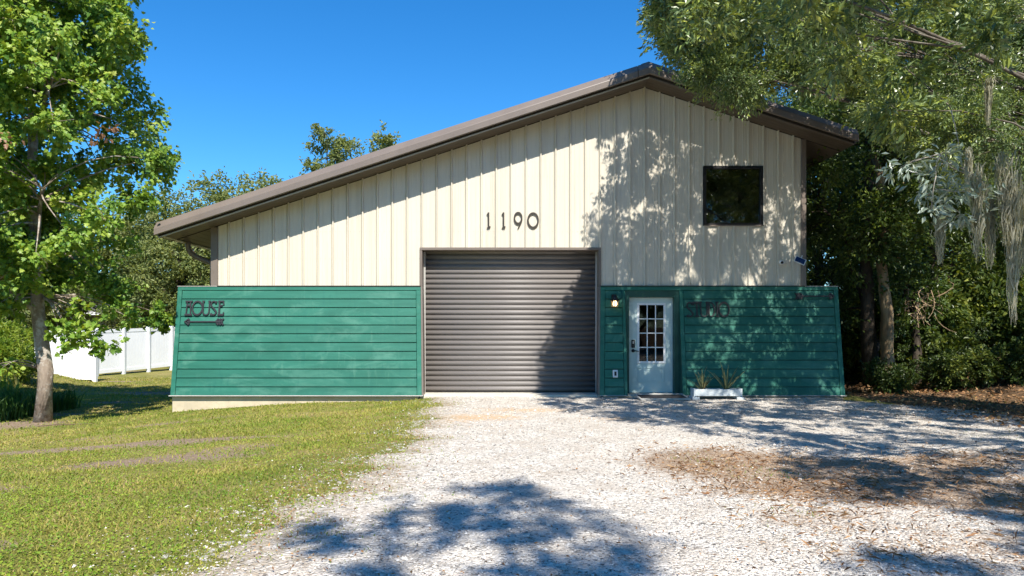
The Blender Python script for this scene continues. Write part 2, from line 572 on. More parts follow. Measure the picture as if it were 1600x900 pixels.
# ------------------------------------------------------------------ the building
def pxx(px, s=74.6):
    return (px-800)/s
def pxz(py, s=74.6):
    return CAMH+(510-py)/s
RX, RZ, SL = 2.76, 6.76, .326           # ridge x, roof line height at the rake, slope
EL, ER = -7.14, 6.92                    # eave tips
YB = 16.0                               # back of the building
def ztop(x):
    return RZ-SL*abs(x-RX)
def zsof(x):
    return ztop(x)-.30
bld = thing('metal_building', 'long beige metal barn with brown roof trim, grey roller shutter and green board skirt walls', 'barn', (0, 0, 0))

# front wall: one steel panel per rib
PITCH = 23.13/74.6
X0 = pxx(658)
WL, WR = pxx(342), pxx(1250)
ZG = 2.29
win_x0, win_x1, win_z0, win_z1 = X0+19*PITCH+.012, X0+23*PITCH+.012, pxz(353), pxz(260)
prof = [(0, 0), (.017, -.034), (.036, -.034), (.048, 0), (.108, 0), (.114, -.004), (.128, -.004), (.134, 0), (.208, 0), (.214, -.004), (.228, -.004), (.234, 0), (PITCH-.016, 0), (PITCH-.015, .012)]
def panel(xk, xa, xb, z0, z1f):
    xsl = [(xk+u, y) for u, y in prof if xa-1e-6 <= xk+u <= xb+1e-6]
    if xsl[0][0] > xa+1e-4:
        xsl.insert(0, (xa, 0))
    if xsl[-1][0] < xb-1e-4:
        xsl.append((xb, 0))
    mb = MB()
    n = len(xsl)
    vs = [(x, y-.02, z0) for x, y in xsl]+[(x, y-.02, z1f(x)) for x, y in xsl]
    vs += [(x, y-.014, z0) for x, y in xsl]+[(x, y-.014, z1f(x)) for x, y in xsl]
    fs = []
    for i in range(n-1):
        fs += [(i, i+1, n+i+1, n+i), (2*n+i+1, 2*n+i, 3*n+i, 3*n+i+1), (i, 2*n+i, 2*n+i+1, i+1), (n+i, n+i+1, 3*n+i+1, 3*n+i)]
    fs += [(0, n, 3*n, 2*n), (n-1, 3*n-1, 4*n-1, 2*n-1)]
    mb.add(vs, fs)
    return mb
front = MB()
for k in range(-14, 26):
    xk = X0+k*PITCH
    xa, xb = max(xk, WL), min(xk+PITCH, WR)
    topf = lambda x: zsof(x)+.004
    z0 = ZG-.03
    if 0 <= k < 12:
        z0 = pxz(388)-.005
    spans = [(z0, topf)]
    if 19 <= k < 23:
        spans = [(z0, lambda x: win_z0), (win_z1, topf)]
    for za, zf in spans:
        o = panel(xk, xa, xb, za, zf).build('wall_panel', M['beige'], bld)
jn = MB()
for k in range(-13, 27):
    xk = X0+k*PITCH
    z0, z1 = (pxz(388) if 0 < k <= 11 else ZG), zsof(xk)
    for za, zb in ([(z0, z1)] if not 19 <= k-.0 <= 22 or k == 19 else [(z0, win_z0), (win_z1, z1)]):
        if xk < WR:
            jn.box(xk-.03, xk+.004, -.006, .0, za, zb)
jn.build('panel_joint', simple_mat('joint_shadow_brown', (.17, .14, .105), .8), bld)['kind'] = 'stuff'
# screw heads, two rows, as one part
scw = MB()
for k in range(-13, 26):
    for z in (pxz(362), pxz(404), 4.6):
        if z < 3.2 and 0 <= k < 12 or z > zsof(X0+k*PITCH)-.2 or 19 <= k < 23:
            continue
        for u in (.075, .17, .27):
            x = X0+k*PITCH+u
            if x < WR-.03:
                scw.box(x-.005, x+.005, -.026, -.018, z-.005, z+.005)
scw.build('screw_row', M['flashing'], bld)['kind'] = 'stuff'

# corner posts, side and back walls, floor
MB().box(pxx(331), WL-.002, -.05, .12, ZG-.03, zsof(WL)-.03).build('corner_post', M['brown'], bld, bevel=.006)
MB().box(WR+.002, pxx(1258), -.05, .12, ZG-.03, zsof(WR)-.03).build('corner_post', M['brown'], bld, bevel=.006)
MB().hexa([(pxx(331)+.02, .12, -.3), (WL+.05, .12, -.3), (WL+.05, YB, -.3), (pxx(331)+.02, YB, -.3),
           (pxx(331)+.02, .12, zsof(WL)-.05), (WL+.05, .12, zsof(WL)-.02), (WL+.05, YB, zsof(WL)-.02), (pxx(331)+.02, YB, zsof(WL)-.05)]).build('side_wall', M['beige'], bld)
MB().hexa([(WR-.05, .12, -.3), (pxx(1257)-.01, .12, -.3), (pxx(1257)-.01, YB, -.3), (WR-.05, YB, -.3),
           (WR-.05, .12, zsof(WR)-.02), (pxx(1257)-.01, .12, zsof(WR)-.05), (pxx(1257)-.01, YB, zsof(WR)-.05), (WR-.05, YB, zsof(WR)-.02)]).build('side_wall', M['beige'], bld)
MB().prism([(WL, YB, -.3), (WR, YB, -.3), (WR, YB, zsof(WR)), (RX, YB, zsof(RX)), (WL, YB, zsof(WL))], (0, .1, 0)).build('back_wall', M['beige'], bld)
MB().box(WL, WR, .36, YB, -.3, .035).build('floor_slab', M['interior'], bld)
# an upper floor and a partition close off the rooms behind window and door
MB().box(2.06, WR-.06, .1, YB-.05, 2.9, 3.1).build('upper_floor', M['interior'], bld)
MB().box(1.95, 2.05, .36, YB-.05, .04, 2.88).build('partition', M['interior'], bld)

# roof
def slab(xa, xb, y0, y1, d0, d1):
    p = lambda x, y, d: (x, y, ztop(x)+d)
    return MB().hexa([p(xa, y0, d0), p(xb, y0, d0), p(xb, y1, d0), p(xa, y1, d0), p(xa, y0, d1), p(xb, y0, d1), p(xb, y1, d1), p(xa, y1, d1)])
for xa, xb in ((EL+.02, RX), (RX, ER-.02)):
    rf = slab(xa, xb, -.585, YB+.4, -.06, -.012).build('roof_panel', M['roof'], bld)
    seams = MB()
    for i in range(42):
        y = -.3+i*.4
        s_ = slab(xa+.03, xb-.03, y, y+.03, -.01, .022)
        seams.add(s_.v, s_.f)
    seams.build('roof_seam', M['roof'], rf, local=True)['kind'] = 'stuff'
MB().hexa([(RX-.16, -.585, ztop(RX-.16)-.008), (RX, -.585, ztop(RX)-.008), (RX, YB, ztop(RX)-.008), (RX-.16, YB, ztop(RX-.16)-.008),
           (RX-.16, -.585, ztop(RX-.16)+.03), (RX, -.585, RZ+.03), (RX, YB, RZ+.03), (RX-.16, YB, ztop(RX-.16)+.03)]).build('ridge_cap', M['roof'], bld)

# rake fascia: a folded trim run along each slope
RP = [(-.575, .012), (-.615, .010), (-.70, -.115), (-.705, -.13), (-.705, -.245), (-.695, -.255), (-.655, -.255), (-.655, -.235), (-.685, -.23), (-.685, -.12), (-.60, -.01), (-.575, -.01)]
def rake(xa, xb):
    n = len(RP)
    mb = MB()
    vs = [(xa, y, ztop(xa)+z) for y, z in RP]+[(xb, y, ztop(xb)+z) for y, z in RP]
    return mb.add(vs, [tuple(range(n))[::-1], tuple(range(n, 2*n))]+[(i, (i+1) % n, n+(i+1) % n, n+i) for i in range(n)])
xj = pxx(996, 78)
rake(EL, xj).build('rake_trim', M['brown'], bld)
rake(xj+.012, RX).build('peak_trim', M['brown'], bld)
rake(RX, ER).build('rake_trim', M['brown'], bld)
MB().prism([(EL-.006, y, ztop(EL)+z) for y, z in RP], (.006, 0, 0)).build('trim_end', M['brown'], bld)
# soffit boards along each slope, with a bright front channel and a dark gap
def strip(xa, xb, y0, y1, d0, d1):
    return slab(xa, xb, y0, y1, d0, d1)
for xa, xb in ((EL+.04, RX), (RX, ER-.04)):
    strip(xa, xb, -.60, -.585, -.31, -.285).build('soffit_channel', M['flashing'] if xb == RX else M['brown'], bld)
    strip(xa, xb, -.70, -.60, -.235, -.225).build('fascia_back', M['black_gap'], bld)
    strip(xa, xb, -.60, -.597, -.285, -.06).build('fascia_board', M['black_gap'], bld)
    for i in range(4):
        y0 = -.583+i*.138
        strip(xa, xb, y0, y0+.130, -.300, -.285).build('soffit_board', M['soffit'], bld)
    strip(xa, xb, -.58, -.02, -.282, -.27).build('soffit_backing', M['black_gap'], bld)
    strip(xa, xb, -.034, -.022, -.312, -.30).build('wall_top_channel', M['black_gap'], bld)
# eave soffits
for i in range(6):
    xa = EL+.16+i*.14
    MB().hexa([(xa, .02, ztop(xa)-.30), (xa+.132, .02, ztop(xa+.132)-.30), (xa+.132, YB, ztop(xa+.132)-.30), (xa, YB, ztop(xa)-.30),
               (xa, .02, ztop(xa)-.285), (xa+.132, .02, ztop(xa+.132)-.285), (xa+.132, YB, ztop(xa+.132)-.285), (xa, YB, ztop(xa)-.285)]).build('eave_soffit_board', M['soffit'], bld)
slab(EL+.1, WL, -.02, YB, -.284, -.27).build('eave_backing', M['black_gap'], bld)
slab(WR, ER-.04, -.02, YB, -.30, -.27).build('eave_soffit', M['soffit'], bld)
# eave gutter and fascia
MB().box(EL, EL+.14, -.57, YB+.3, ztop(EL)-.275, ztop(EL)-.255).build('gutter_bottom', simple_mat('gutter_bounce_tan', (.42, .37, .22), .5, .1, 3), bld)  # tan holds the light thrown up from the grass onto the underside
MB().box(EL-.004, EL+.02, -.572, YB+.3, ztop(EL)-.252, ztop(EL)-.03).build('gutter_front', M['brown'], bld)
MB().box(ER-.02, ER+.004, -.572, YB+.3, ztop(ER)-.26, ztop(ER)-.03).build('eave_fascia', M['brown'], bld)
gx = pxx(297, 72)
ds = MB().tube([(gx, .45, 3.30), (gx, .45, 3.22), (gx+.015, .45, 3.12), (gx+.07, .45, 3.03), (gx+.16, .45, 2.97), (gx+.35, .45, 2.89), (gx+.50, .45, 2.83), (gx+.53, .45, 2.76), (gx+.535, .45, 2.3)], .058, 10)
ds.build('downspout', M['brown'], bld, smooth=True)

# garage opening
GX0, GX1, GZ1 = pxx(658.6), pxx(936.4), pxz(388)
YD_ = .27
hd = MB()
hd.box(GX0-.03, GX1+.03, -.058, -.022, GZ1-.045, GZ1+.012)
hd.build('header_trim', M['brown'], bld, bevel=.004)
MB().box(GX0, GX1, -.022, YD_+.12, GZ1-.04, GZ1-.02).build('header_reveal', M['brown'], bld)
for sgn, xj_ in ((1, GX0), (-1, GX1)):
    a, b = sorted((xj_-.03*sgn, xj_+.022*sgn))
    MB().box(a, b, -.055, YD_+.1, .02, GZ1-.046).build('jamb_trim', M['brown'], bld, bevel=.004)
    a, b = sorted((xj_+.024*sgn, xj_+.06*sgn))
    MB().box(a, b, YD_-.055, YD_-.035, .06, GZ1-.05).build('guide_rail', M['flashing'], bld)
SP = .1083
slat = MB()
sp = [(-.004, 0.0), (-.004, .008), (-.012, .014), (-.026, .030), (-.032, .050), (-.030, .070), (-.020, .088), (-.006, .098), (-.004, SP)]
xl_, xr_ = GX0+.03, GX1-.03
n = len(sp)
slat.add([(xl_, y, z) for y, z in sp]+[(xr_, y, z) for y, z in sp]+[(xl_, y+.008, z) for y, z in sp]+[(xr_, y+.008, z) for y, z in sp],
         [(i, n+i, n+i+1, i+1) for i in range(n-1)]+[(2*n+i+1, 3*n+i+1, 3*n+i, 2*n+i) for i in range(n-1)]+[(0, 2*n, 3*n, n), (n-1, 2*n-1, 4*n-1, 3*n-1)]
         + [(i+1, 2*n+i+1, 2*n+i, i) for i in range(n-1)]+[(n+i, 3*n+i, 3*n+i+1, n+i+1) for i in range(n-1)])
slat_me = slat.mesh('slat', M['shutter'], True)
door = thing('roller_door', None, None)
door.parent = bld
for k in ('label', 'category'):
    if k in door:
        del door[k]
for i in range(28):
    link('slat', slat_me, door, (0, YD_, .075+i*SP))
MB().box(xl_, xr_, YD_-.03, YD_+.012, .058, .074).build('bottom_bar', M['black_gap'], door, local=True)
MB().box(GX0, GX1, -.30, .36, -.15, .055).build('door_sill', M['sill'], bld, bevel=.01)

# battered green skirt walls
YT, ZT, YBm, ZBm = -.06, 2.29, -.40, .045
LEN = math.hypot(YT-YBm, ZT-ZBm)
SV = np.array([0, (YBm-YT)/LEN, (ZBm-ZT)/LEN])            # down the wall
NV = np.array([0, SV[2], -SV[1]])                        # outwards
TILT = -math.atan2(YT-YBm, ZT-ZBm)
def W(x, s, o=0.0):
    p = np.array([x, YT, ZT])+SV*s+NV*o
    return tuple(p)
def wboard(mb, xa0, xb0, s0, s1, o0, o1, xa1=None, xb1=None, back=-.02, ob=None):
    xa1 = xa0 if xa1 is None else xa1
    xb1 = xb0 if xb1 is None else xb1
    mb.hexa([W(xa1, s1, o1), W(xb1, s1, o1), W(xb1, s1, back), W(xa1, s1, back), W(xa0, s0, o0), W(xb0, s0, o0), W(xb0, s0, back), W(xa0, s0, back)])
    return mb
PL = .1825
S0 = .075                                                # first plank begins below the top board
def planks(name, parent, xa, xb, xa1=None, xb1=None):
    out = []
    for i in range(12):
        s0, s1 = S0+i*PL, min(S0+(i+1)*PL, LEN-.012)
        f0, f1 = s0/LEN, s1/LEN
        la = lambda f: xa+((xa1 if xa1 is not None else xa)-xa)*f
        lb = lambda f: xb+((xb1 if xb1 is not None else xb)-xb)*f
        out.append(wboard(MB(), la(f0), lb(f0), s0+.015, s1, .004, .014, la(f1), lb(f1)).build(name, M['teal'], parent, bevel=.003, local=True))
    return out
def core(parent, xa, xb, xa1, xb1, name='skirt_core'):
    MB().hexa([W(xa1, LEN, -.021), W(xb1, LEN, -.021), (xb1, .02, ZBm), (xa1, .02, ZBm), W(xa, 0.004, -.021), W(xb, 0.004, -.021), (xb, .02, ZT-.004), (xa, .02, ZT-.004)]).build(name, M['teal_dark'], parent, local=True)

SKL, SKR = pxx(279, 74.9), pxx(1308, 74.9)
GLt, GLb, GRt, GRb = pxx(657.5, 74.9), pxx(659, 76.7), pxx(938, 74.9), pxx(937, 76.7)
# left skirt
lw = thing('green_skirt_wall', None, None)
lw.parent = bld
core(lw, SKL+.004, GLt-.004, SKL+.004, GLb-.004)
planks('plank', lw, SKL+.10, GLt-.10, SKL+.10, GLb-.10)
wboard(MB(), SKL, GLt, 0, S0+.006, .014, .014).build('top_board', M['teal'], lw, bevel=.004, local=True)
wboard(MB(), SKL, SKL+.092, S0+.008, LEN-.01, .016, .016).build('end_board', M['teal'], lw, bevel=.004, local=True)
wboard(MB(), GLt-.092, GLt, S0+.008, LEN-.01, .016, .016, GLb-.092, GLb).build('end_board', M['teal'], lw, bevel=.004, local=True)
wboard(MB(), GLt+.001, GLt+.035, 0.002, LEN-.01, .010, .010, GLb+.001, GLb+.035, back=-.30).build('end_trim', M['brown'], lw, local=True)
wboard(MB(), SKL-.02, GLb+.03, LEN-.008, LEN+.008, .035, .05).build('drip_edge', M['flashing'], lw, local=True)
MB().box(SKL-.01, pxx(342), -.085, .02, ZT+.0, ZT+.012).build('cap_flashing', M['flashing'], lw, local=True)
MB().box(pxx(342)+.004, GLt, -.085, -.02, ZT+.0, ZT+.02).build('cap_flashing', M['black_gap'], lw, local=True)
# return of the left end, running back
MB().hexa([(SKL+.01, .02, -.5), (SKL+.06, .02, -.5), (SKL+.06, .9, -.5), (SKL+.01, .9, -.5), (SKL+.01, .02, ZT-.006), (SKL+.06, .02, ZT-.006), (SKL+.06, .9, ZT-.006), (SKL+.01, .9, ZT-.006)]).build('skirt_return', M['teal'], lw, local=True)
# right skirt with door opening
DX0, DX1 = pxx(976.5, 75), pxx(1061, 75)
rw = thing('green_skirt_wall', None, None)
rw.parent = bld
for o in (lw, rw):
    for k in ('label', 'category'):
        if k in o:
            del o[k]
core(rw, GRt+.004, DX0, GRb+.004, DX0, 'skirt_core')
core(rw, DX1, SKR-.004, DX1, SKR-.004, 'skirt_core')
planks('plank', rw, GRt+.10, DX0-.07, GRb+.10, DX0-.07)
planks('plank', rw, DX1+.085, SKR-.10)
wboard(MB(), GRt, SKR, 0, S0+.006, .014, .014).build('top_board', M['teal'], rw, bevel=.004, local=True)
wboard(MB(), GRt, GRt+.092, S0+.008, LEN-.01, .016, .016, GRb, GRb+.092).build('end_board', M['teal'], rw, bevel=.004, local=True)
wboard(MB(), DX0-.062, DX0, S0+.008, LEN-.01, .016, .016).build('door_casing', M['teal'], rw, bevel=.004, local=True)
wboard(MB(), DX1, DX1+.078, S0+.008, LEN-.01, .016, .016).build('door_casing', M['teal'], rw, bevel=.004, local=True)
wboard(MB(), SKR-.092, SKR, S0+.008, LEN-.01, .016, .016).build('end_board', M['teal'], rw, bevel=.004, local=True)
wboard(MB(), GRt-.035, GRt-.001, 0.002, LEN-.01, .010, .010, GRb-.035, GRb-.001, back=-.30).build('end_trim', M['brown'], rw, local=True)
wboard(MB(), GRb-.03, DX0+.01, LEN-.008, LEN+.008, .035, .05).build('drip_edge', M['flashing'], rw, local=True)
wboard(MB(), DX1-.01, SKR+.02, LEN-.008, LEN+.008, .03, .045).build('drip_edge', M['flashing'], rw, local=True)
MB().box(GRt, pxx(1255), -.085, -.02, ZT+.0, ZT+.02).build('cap_flashing', M['black_gap'], rw, local=True)
MB().box(pxx(1255)+.004, SKR+.01, -.085, .02, ZT+.0, ZT+.012).build('cap_flashing', M['flashing'], rw, local=True)
MB().hexa([(SKR-.06, .02, -.3), (SKR-.01, .02, -.3), (SKR-.01, .9, -.3), (SKR-.06, .9, -.3), (SKR-.06, .02, ZT-.006), (SKR-.01, .02, ZT-.006), (SKR-.01, .9, ZT-.006), (SKR-.06, .9, ZT-.006)]).build('skirt_return', M['teal'], rw, local=True)
# foundation under the skirts
MB().box(SKL+.012, GX0-.02, -.36, .3, -.6, .03).build('foundation', M['concrete'], bld, bevel=.012)
MB().box(GX1+.02, SKR-.012, -.36, .3, -.5, .03).build('foundation', M['concrete'], bld, bevel=.012)

# door frame and door
YDR = .04
MB().box(DX0, DX0+.082, -.10, .10, .05, 2.12).build('door_jamb', M['teal_dark'], bld)
MB().box(DX1-.105, DX1, -.10, .10, .05, 2.12).build('door_jamb', M['teal_dark'], bld)
MB().box(DX0, DX1, -.06, .10, 2.068, 2.21).build('door_head', M['teal_dark'], bld)
dr = thing('entry_door', None, None)
dr.parent = bld
for k in ('label', 'category'):
    if k in dr:
        del dr[k]
ex0, ex1, ez0, ez1 = DX0+.086, DX1-.109, .072, 2.064
gx0, gx1, gz0, gz1 = pxx(996.5), pxx(1039.5), pxz(567), pxz(474)
fr = .035
slabm = MB()
slabm.box(ex0, gx0, YDR, YDR+.045, ez0, ez1)
slabm.box(gx1, ex1, YDR, YDR+.045, ez0, ez1)
slabm.box(gx0, gx1, YDR, YDR+.045, gz1, ez1)
slabm.box(gx0, gx1, YDR, YDR+.045, ez0, gz0)
slabm.build('door_leaf', M['door'], dr, local=True)
lf = MB()
lf.box(gx0-.01, gx0+fr, YDR-.016, YDR-.001, gz0-.01, gz1+.01)
lf.box(gx1-fr, gx1+.01, YDR-.016, YDR-.001, gz0-.01, gz1+.01)
lf.box(gx0+fr, gx1-fr, YDR-.016, YDR-.001, gz1-fr, gz1+.01)
lf.box(gx0+fr, gx1-fr, YDR-.016, YDR-.001, gz0-.01, gz0+fr)
lf.build('window_frame', M['white'], dr, local=True)
ix0, ix1, iz0, iz1 = gx0+fr, gx1-fr, gz0+fr, gz1-fr
mw = .02
pw, phh = (ix1-ix0-2*mw)/3, (iz1-iz0-3*mw)/4
for i in range(2):
    x = ix0+(i+1)*pw+i*mw
    MB().box(x, x+mw, YDR-.012, YDR+.006, iz0, iz1).build('muntin', M['white'], dr, local=True)
for j in range(3):
    z = iz0+(j+1)*phh+j*mw
    for i in range(3):
        x = ix0+i*(pw+mw)
        MB().box(x, x+pw, YDR-.011, YDR+.006, z, z+mw).build('muntin', M['white'], dr, local=True)
pane_me = MB().box(0, pw, 0, .004, 0, phh).mesh('pane', M['glass'])
for i in range(3):
    for j in range(4):
        link('pane', pane_me, dr, (ix0+i*(pw+mw), YDR+.004, iz0+j*(phh+mw)))
# moulded lower panel: a raised bead round a field
bx0, bx1, bz0, bz1 = pxx(997), pxx(1038), pxz(597), pxz(574)
bead = MB()
for d_, h_ in ((0, .012), (.045, .006)):
    a, b, c, d = bx0+d_, bx1-d_, bz0+d_, bz1-d_
    t_ = .016
    y0 = YDR-h_
    bead.box(a, b, y0, YDR-.0005, d-t_, d)
    bead.box(a, b, y0, YDR-.0005, c, c+t_)
    bead.box(a, a+t_, y0, YDR-.0005, c+t_, d-t_)
    bead.box(b-t_, b, y0, YDR-.0005, c+t_, d-t_)
bead.build('door_moulding', M['door'], dr, local=True)
kx = pxx(989.5)
MB().box(kx-.036, kx+.036, YDR-.03, YDR-.001, pxz(543.5), pxz(531)).build('keypad_lock', M['black'], dr, bevel=.01, local=True)
MB().box(kx-.018, kx+.018, YDR-.033, YDR-.031, pxz(537), pxz(533)).build('keypad_plate', M['flashing'], dr, local=True)
hl = MB()
hl.tube([(kx, YDR-.001, pxz(548)), (kx, YDR-.02, pxz(548))], .035, 14)
hl.tube([(kx, YDR-.02, pxz(548)), (kx, YDR-.055, pxz(548)), (kx+.02, YDR-.06, pxz(548)), (kx+.11, YDR-.055, pxz(549))], [.012, .012, .012, .009], 8)
hl.build('handle', M['black'], dr, smooth=True, local=True)
MB().box(DX0+.02, DX1-.02, -.34, .10, .02, .066).build('threshold', M['sill'], bld, bevel=.008)

# upper window
wd = MB()
f = .055
wd.box(win_x0, win_x0+f, -.05, .04, win_z0, win_z1)
wd.box(win_x1-f, win_x1, -.05, .04, win_z0, win_z1)
wd.box(win_x0+f, win_x1-f, -.05, .04, win_z1-f, win_z1)
wd.box(win_x0+f, win_x1-f, -.05, .04, win_z0, win_z0+f)
wfr = wd.build('window', M['black'], bld)
MB().box(win_x0+f, win_x1-f, .005, .012, win_z0+f, win_z1-f).build('pane', M['glass_up'], wfr, local=True)
MB().box(pxx(1175), pxx(1184), .02, .05, win_z0+f, pxz(323)).build('blind', M['white'], wfr, local=True)
MB().box(win_x0-.02, win_x1+.02, -.058, -.051, win_z0-.012, win_z0+.012).build('sill', M['brown'], wfr, local=True)

# ------------------------------------------------------------------ signs, lamp and fittings on the front
def ell(cx, cz, rx, rz, a0, a1, n=22):
    return [(cx+rx*math.cos(R(a0+(a1-a0)*i/n)), cz+rz*math.sin(R(a0+(a1-a0)*i/n))) for i in range(n+1)]
def letter(ch, h):
    """one deco letter of height h, centred on x=0, standing on z=0"""
    mb = MB()
    d, t, sT = .020, h*.078, h*.15
    wx = h*.20
    def st(pts, wd, closed=False, dd=0):
        mb.ribbon(pts, wd, d+dd, closed)
    if ch == 'H':
        st([(-wx*.72, h*.04), (-wx*.55, h*.96)], t); st([(wx*.72, h*.04), (wx*.55, h*.96)], t)
        st([(-wx*1.2, h*.06), (wx*1.2, h*.06)], h*.12, dd=.001); st([(-wx*1.15, h*.95), (wx*1.15, h*.95)], h*.10, dd=.001)
        st([(-wx*.6, h*.68), (wx*.6, h*.68)], h*.13, dd=.002)
    elif ch == 'O':
        p = ell(0, h*.5, h*.325, h*.45, 0, 360, 30)[:-1]
        st(p, [t*(1.0+.45*abs(math.sin(2*PI*i/30))) for i in range(30)], True)
    elif ch == 'U':
        st([(-wx, h*.95), (-wx, h*.32)]+ell(0, h*.26, wx, h*.21, 180, 360, 14)[1:-1]+[(wx, h*.32), (wx, h*.95)], t)
        st([(-wx*1.4, h*.95), (-wx*.6, h*.95)], h*.10, dd=.001); st([(wx*.6, h*.95), (wx*1.4, h*.95)], h*.10, dd=.001)
    elif ch == 'S':
        st(ell(0, h*.73, wx*.85, h*.22, 20, 200, 12)+[(-wx*.5, h*.58), (0, h*.48), (wx*.55, h*.36)]+ell(0, h*.26, wx*.95, h*.21, 20, -150, 12)[2:], t*1.15)
        st([(wx*.55, h*.80), (wx*.95, h*.96)], t); st([(-wx*1.1, h*.06), (0, h*.06)], h*.10, dd=.001)
    elif ch == 'E':
        st([(-wx*.5, h*.04), (-wx*.5, h*.97)], t*1.2)
        st([(-wx*.95, h*.06), (wx*.95, h*.06)], h*.12, dd=.001); st([(-wx*.95, h*.95), (wx*.95, h*.95)], h*.10, dd=.001)
        st([(-wx*.5, h*.66), (wx*.55, h*.66)], h*.11, dd=.001)
        st([(wx*.9, h*.72), (wx*.75, h*.95)], t); st([(wx*.95, h*.06), (wx*.95, h*.22)], t, dd=.002)
    elif ch == 'T':
        st([(0, h*.04), (0, h*.95)], t*1.15)
        st([(-wx*1.15, h*.94), (wx*1.15, h*.94)], h*.12, dd=.001); st([(-wx*.6, h*.06), (wx*.6, h*.06)], h*.11, dd=.001)
        st([(-wx*1.1, h*.94), (-wx*1.0, h*.76)], t, dd=.002); st([(wx*1.1, h*.94), (wx*1.0, h*.76)], t, dd=.002)
    elif ch == 'D':
        st([(-wx*.7, h*.04), (-wx*.7, h*.96)], t*1.15)
        st([(-wx*.9, h*.94), (-wx*.1, h*.94)]+ell(-wx*.1, h*.5, wx*1.15, h*.44, 90, -90, 16)[1:]+[(-wx*.9, h*.06)], t, dd=.001)
    elif ch == 'I':
        st([(0, h*.04), (0, h*.96)], t*1.2)
        st([(-wx*.5, h*.06), (wx*.5, h*.06)], h*.11, dd=.001); st([(-wx*.5, h*.95), (wx*.5, h*.95)], h*.10, dd=.001)
    elif ch == '1':
        st([(0, h*.03), (0, h*.99)], h*.095); st([(-h*.085, h*.83), (h*.0, h*.975)], h*.075, dd=.001)
        st([(-h*.095, h*.045), (h*.085, h*.045)], h*.075, dd=.001); st([(h*.02, h*.04), (h*.10, h*.15)], h*.07, dd=.002)
    elif ch == '9':
        p = ell(0, h*.63, h*.22, h*.325, 0, 360, 28)[:-1]
        st(p, [h*(.085+.055*abs(math.sin(2*PI*i/28))) for i in range(28)], True)
        st([(h*.22, h*.60), (h*.17, h*.36), (h*.07, h*.16), (-h*.015, h*.0)], [h*.06, h*.085, h*.075, h*.05], dd=.001)
    elif ch == '0':
        p = ell(0, h*.5, h*.305, h*.43, 0, 360, 30)[:-1]
        st(p, [h*(.085+.05*abs(math.sin(2*PI*i/30))) for i in range(30)], True)
    return mb
def arrow(name, L, flip):
    """shaft, head and feathers as separate parts; points to -x unless flipped"""
    k = -1 if flip else 1
    P = lambda pts: [(x*k, z) for x, z in pts]
    shaft = MB().ribbon(P([(-L*.44, 0), (L*.32, 0)]), .026, .02)
    head = MB().ribbon(P([(-L*.39, .062), (-L*.5, 0), (-L*.39, -.062)]), .03, .024).ribbon(P([(-L*.385, .05), (-L*.385, -.05)]), .022, .022)
    fe = MB()
    for i in range(3):
        x = L*(.30+.065*i)
        for s_ in (1, -1):
            fe.ribbon(P([(x, 0), (x+L*.07, s_*.066)]), .03, .018+.002*i)
    fe.ribbon(P([(L*.30, 0), (L*.48, 0)]), .03, .026)
    return shaft, head, fe
def onwall(px, py):
    """point on the battered wall seen at this place"""
    s_ = (pxz(py, 75.4)-ZT)/SV[2]
    p = np.array(W(pxx(px, 75.6), s_, .02))
    return p
def word_sign(name, label, text, px0, px1, pybase, h, group=None):
    p = onwall((px0+px1)/2, pybase)
    root = thing(name, label, 'sign', tuple(p), (TILT, 0, 0))
    wtot = (px1-px0)/75.6
    adv = {'H': 1.0, 'O': 1.3, 'U': 1.0, 'S': .95, 'E': .95, 'T': 1.0, 'D': 1.05, 'I': .62}
    tot = sum(adv[c] for c in text)
    x = -wtot/2
    for c in text:
        a = adv[c]/tot*wtot
        letter(c, h).build('letter', M['sign'], root, loc=(x+a/2, 0, 0), local=True)
        x += a
    return root
word_sign('word_sign', 'dark metal letters spelling HOUSE on the left green wall', 'HOUSE', 288, 350, 493.5, .315)
word_sign('word_sign', 'dark metal letters spelling STUDIO on the green wall right of the entry door', 'STUDIO', 1073, 1139, 496, .325)
for px, py, L, flip, lab in ((319.5, 503, .80, False, 'dark metal arrow pointing left below the HOUSE letters'), (1275, 463, .80, True, 'dark metal arrow pointing right near the far right end of the green wall')):
    p = onwall(px, py)
    root = thing('arrow_sign', lab, 'sign', tuple(p), (TILT, 0, 0))
    a, b, c = arrow('arrow', L, flip)
    a.build('shaft', M['sign'], root, local=True)
    b.build('arrow_head', M['sign'], root, local=True)
    c.build('feathers', M['sign'], root, local=True)
root = thing('house_number', 'dark house number 1190 on the beige wall above the roller door', 'house number', (pxx(800), -.026, pxz(358)))
for ch, px in (('1', 763.5), ('1', 786.8), ('9', 809.5), ('0', 832.8)):
    letter(ch, .345).build('digit', M['digit'], root, loc=(pxx(px)-pxx(800), 0, 0), local=True)

# wall lamp
p = onwall(960, 480)
root = thing('wall_lamp', 'lit lantern with black hood on the green wall left of the door', 'lamp', tuple(p), (0, 0, 0))
lm = MB().lathe([(.05, .17), (.095, .135), (.10, .125), (.07, .13), (.05, .20), (.03, .24), (.0, .245)], (0, -.12, 0), 18)
lm.build('lamp_hood', M['black'], root, smooth=False, local=True)
MB().box(-.05, .05, -.02, .05, .06, .26).build('back_plate', M['black'], root, bevel=.008, local=True)
MB().tube([(0, 0, .20), (0, -.06, .25), (0, -.12, .245)], .012, 8).build('arm', M['black'], root, local=True)
bl = MB().lathe([(.0, .012), (.035, .02), (.048, .055), (.042, .10), (.022, .13), (0, .132)], (0, -.12, 0), 14)
bl.build('bulb', M['lamp'], root, smooth=True, local=True)
cg = MB()
for i in range(6):
    a = i*PI/3+.3
    cg.tube([(.068*math.cos(a), -.12+.068*math.sin(a), .0), (.088*math.cos(a), -.12+.088*math.sin(a), .13)], .006, 6)
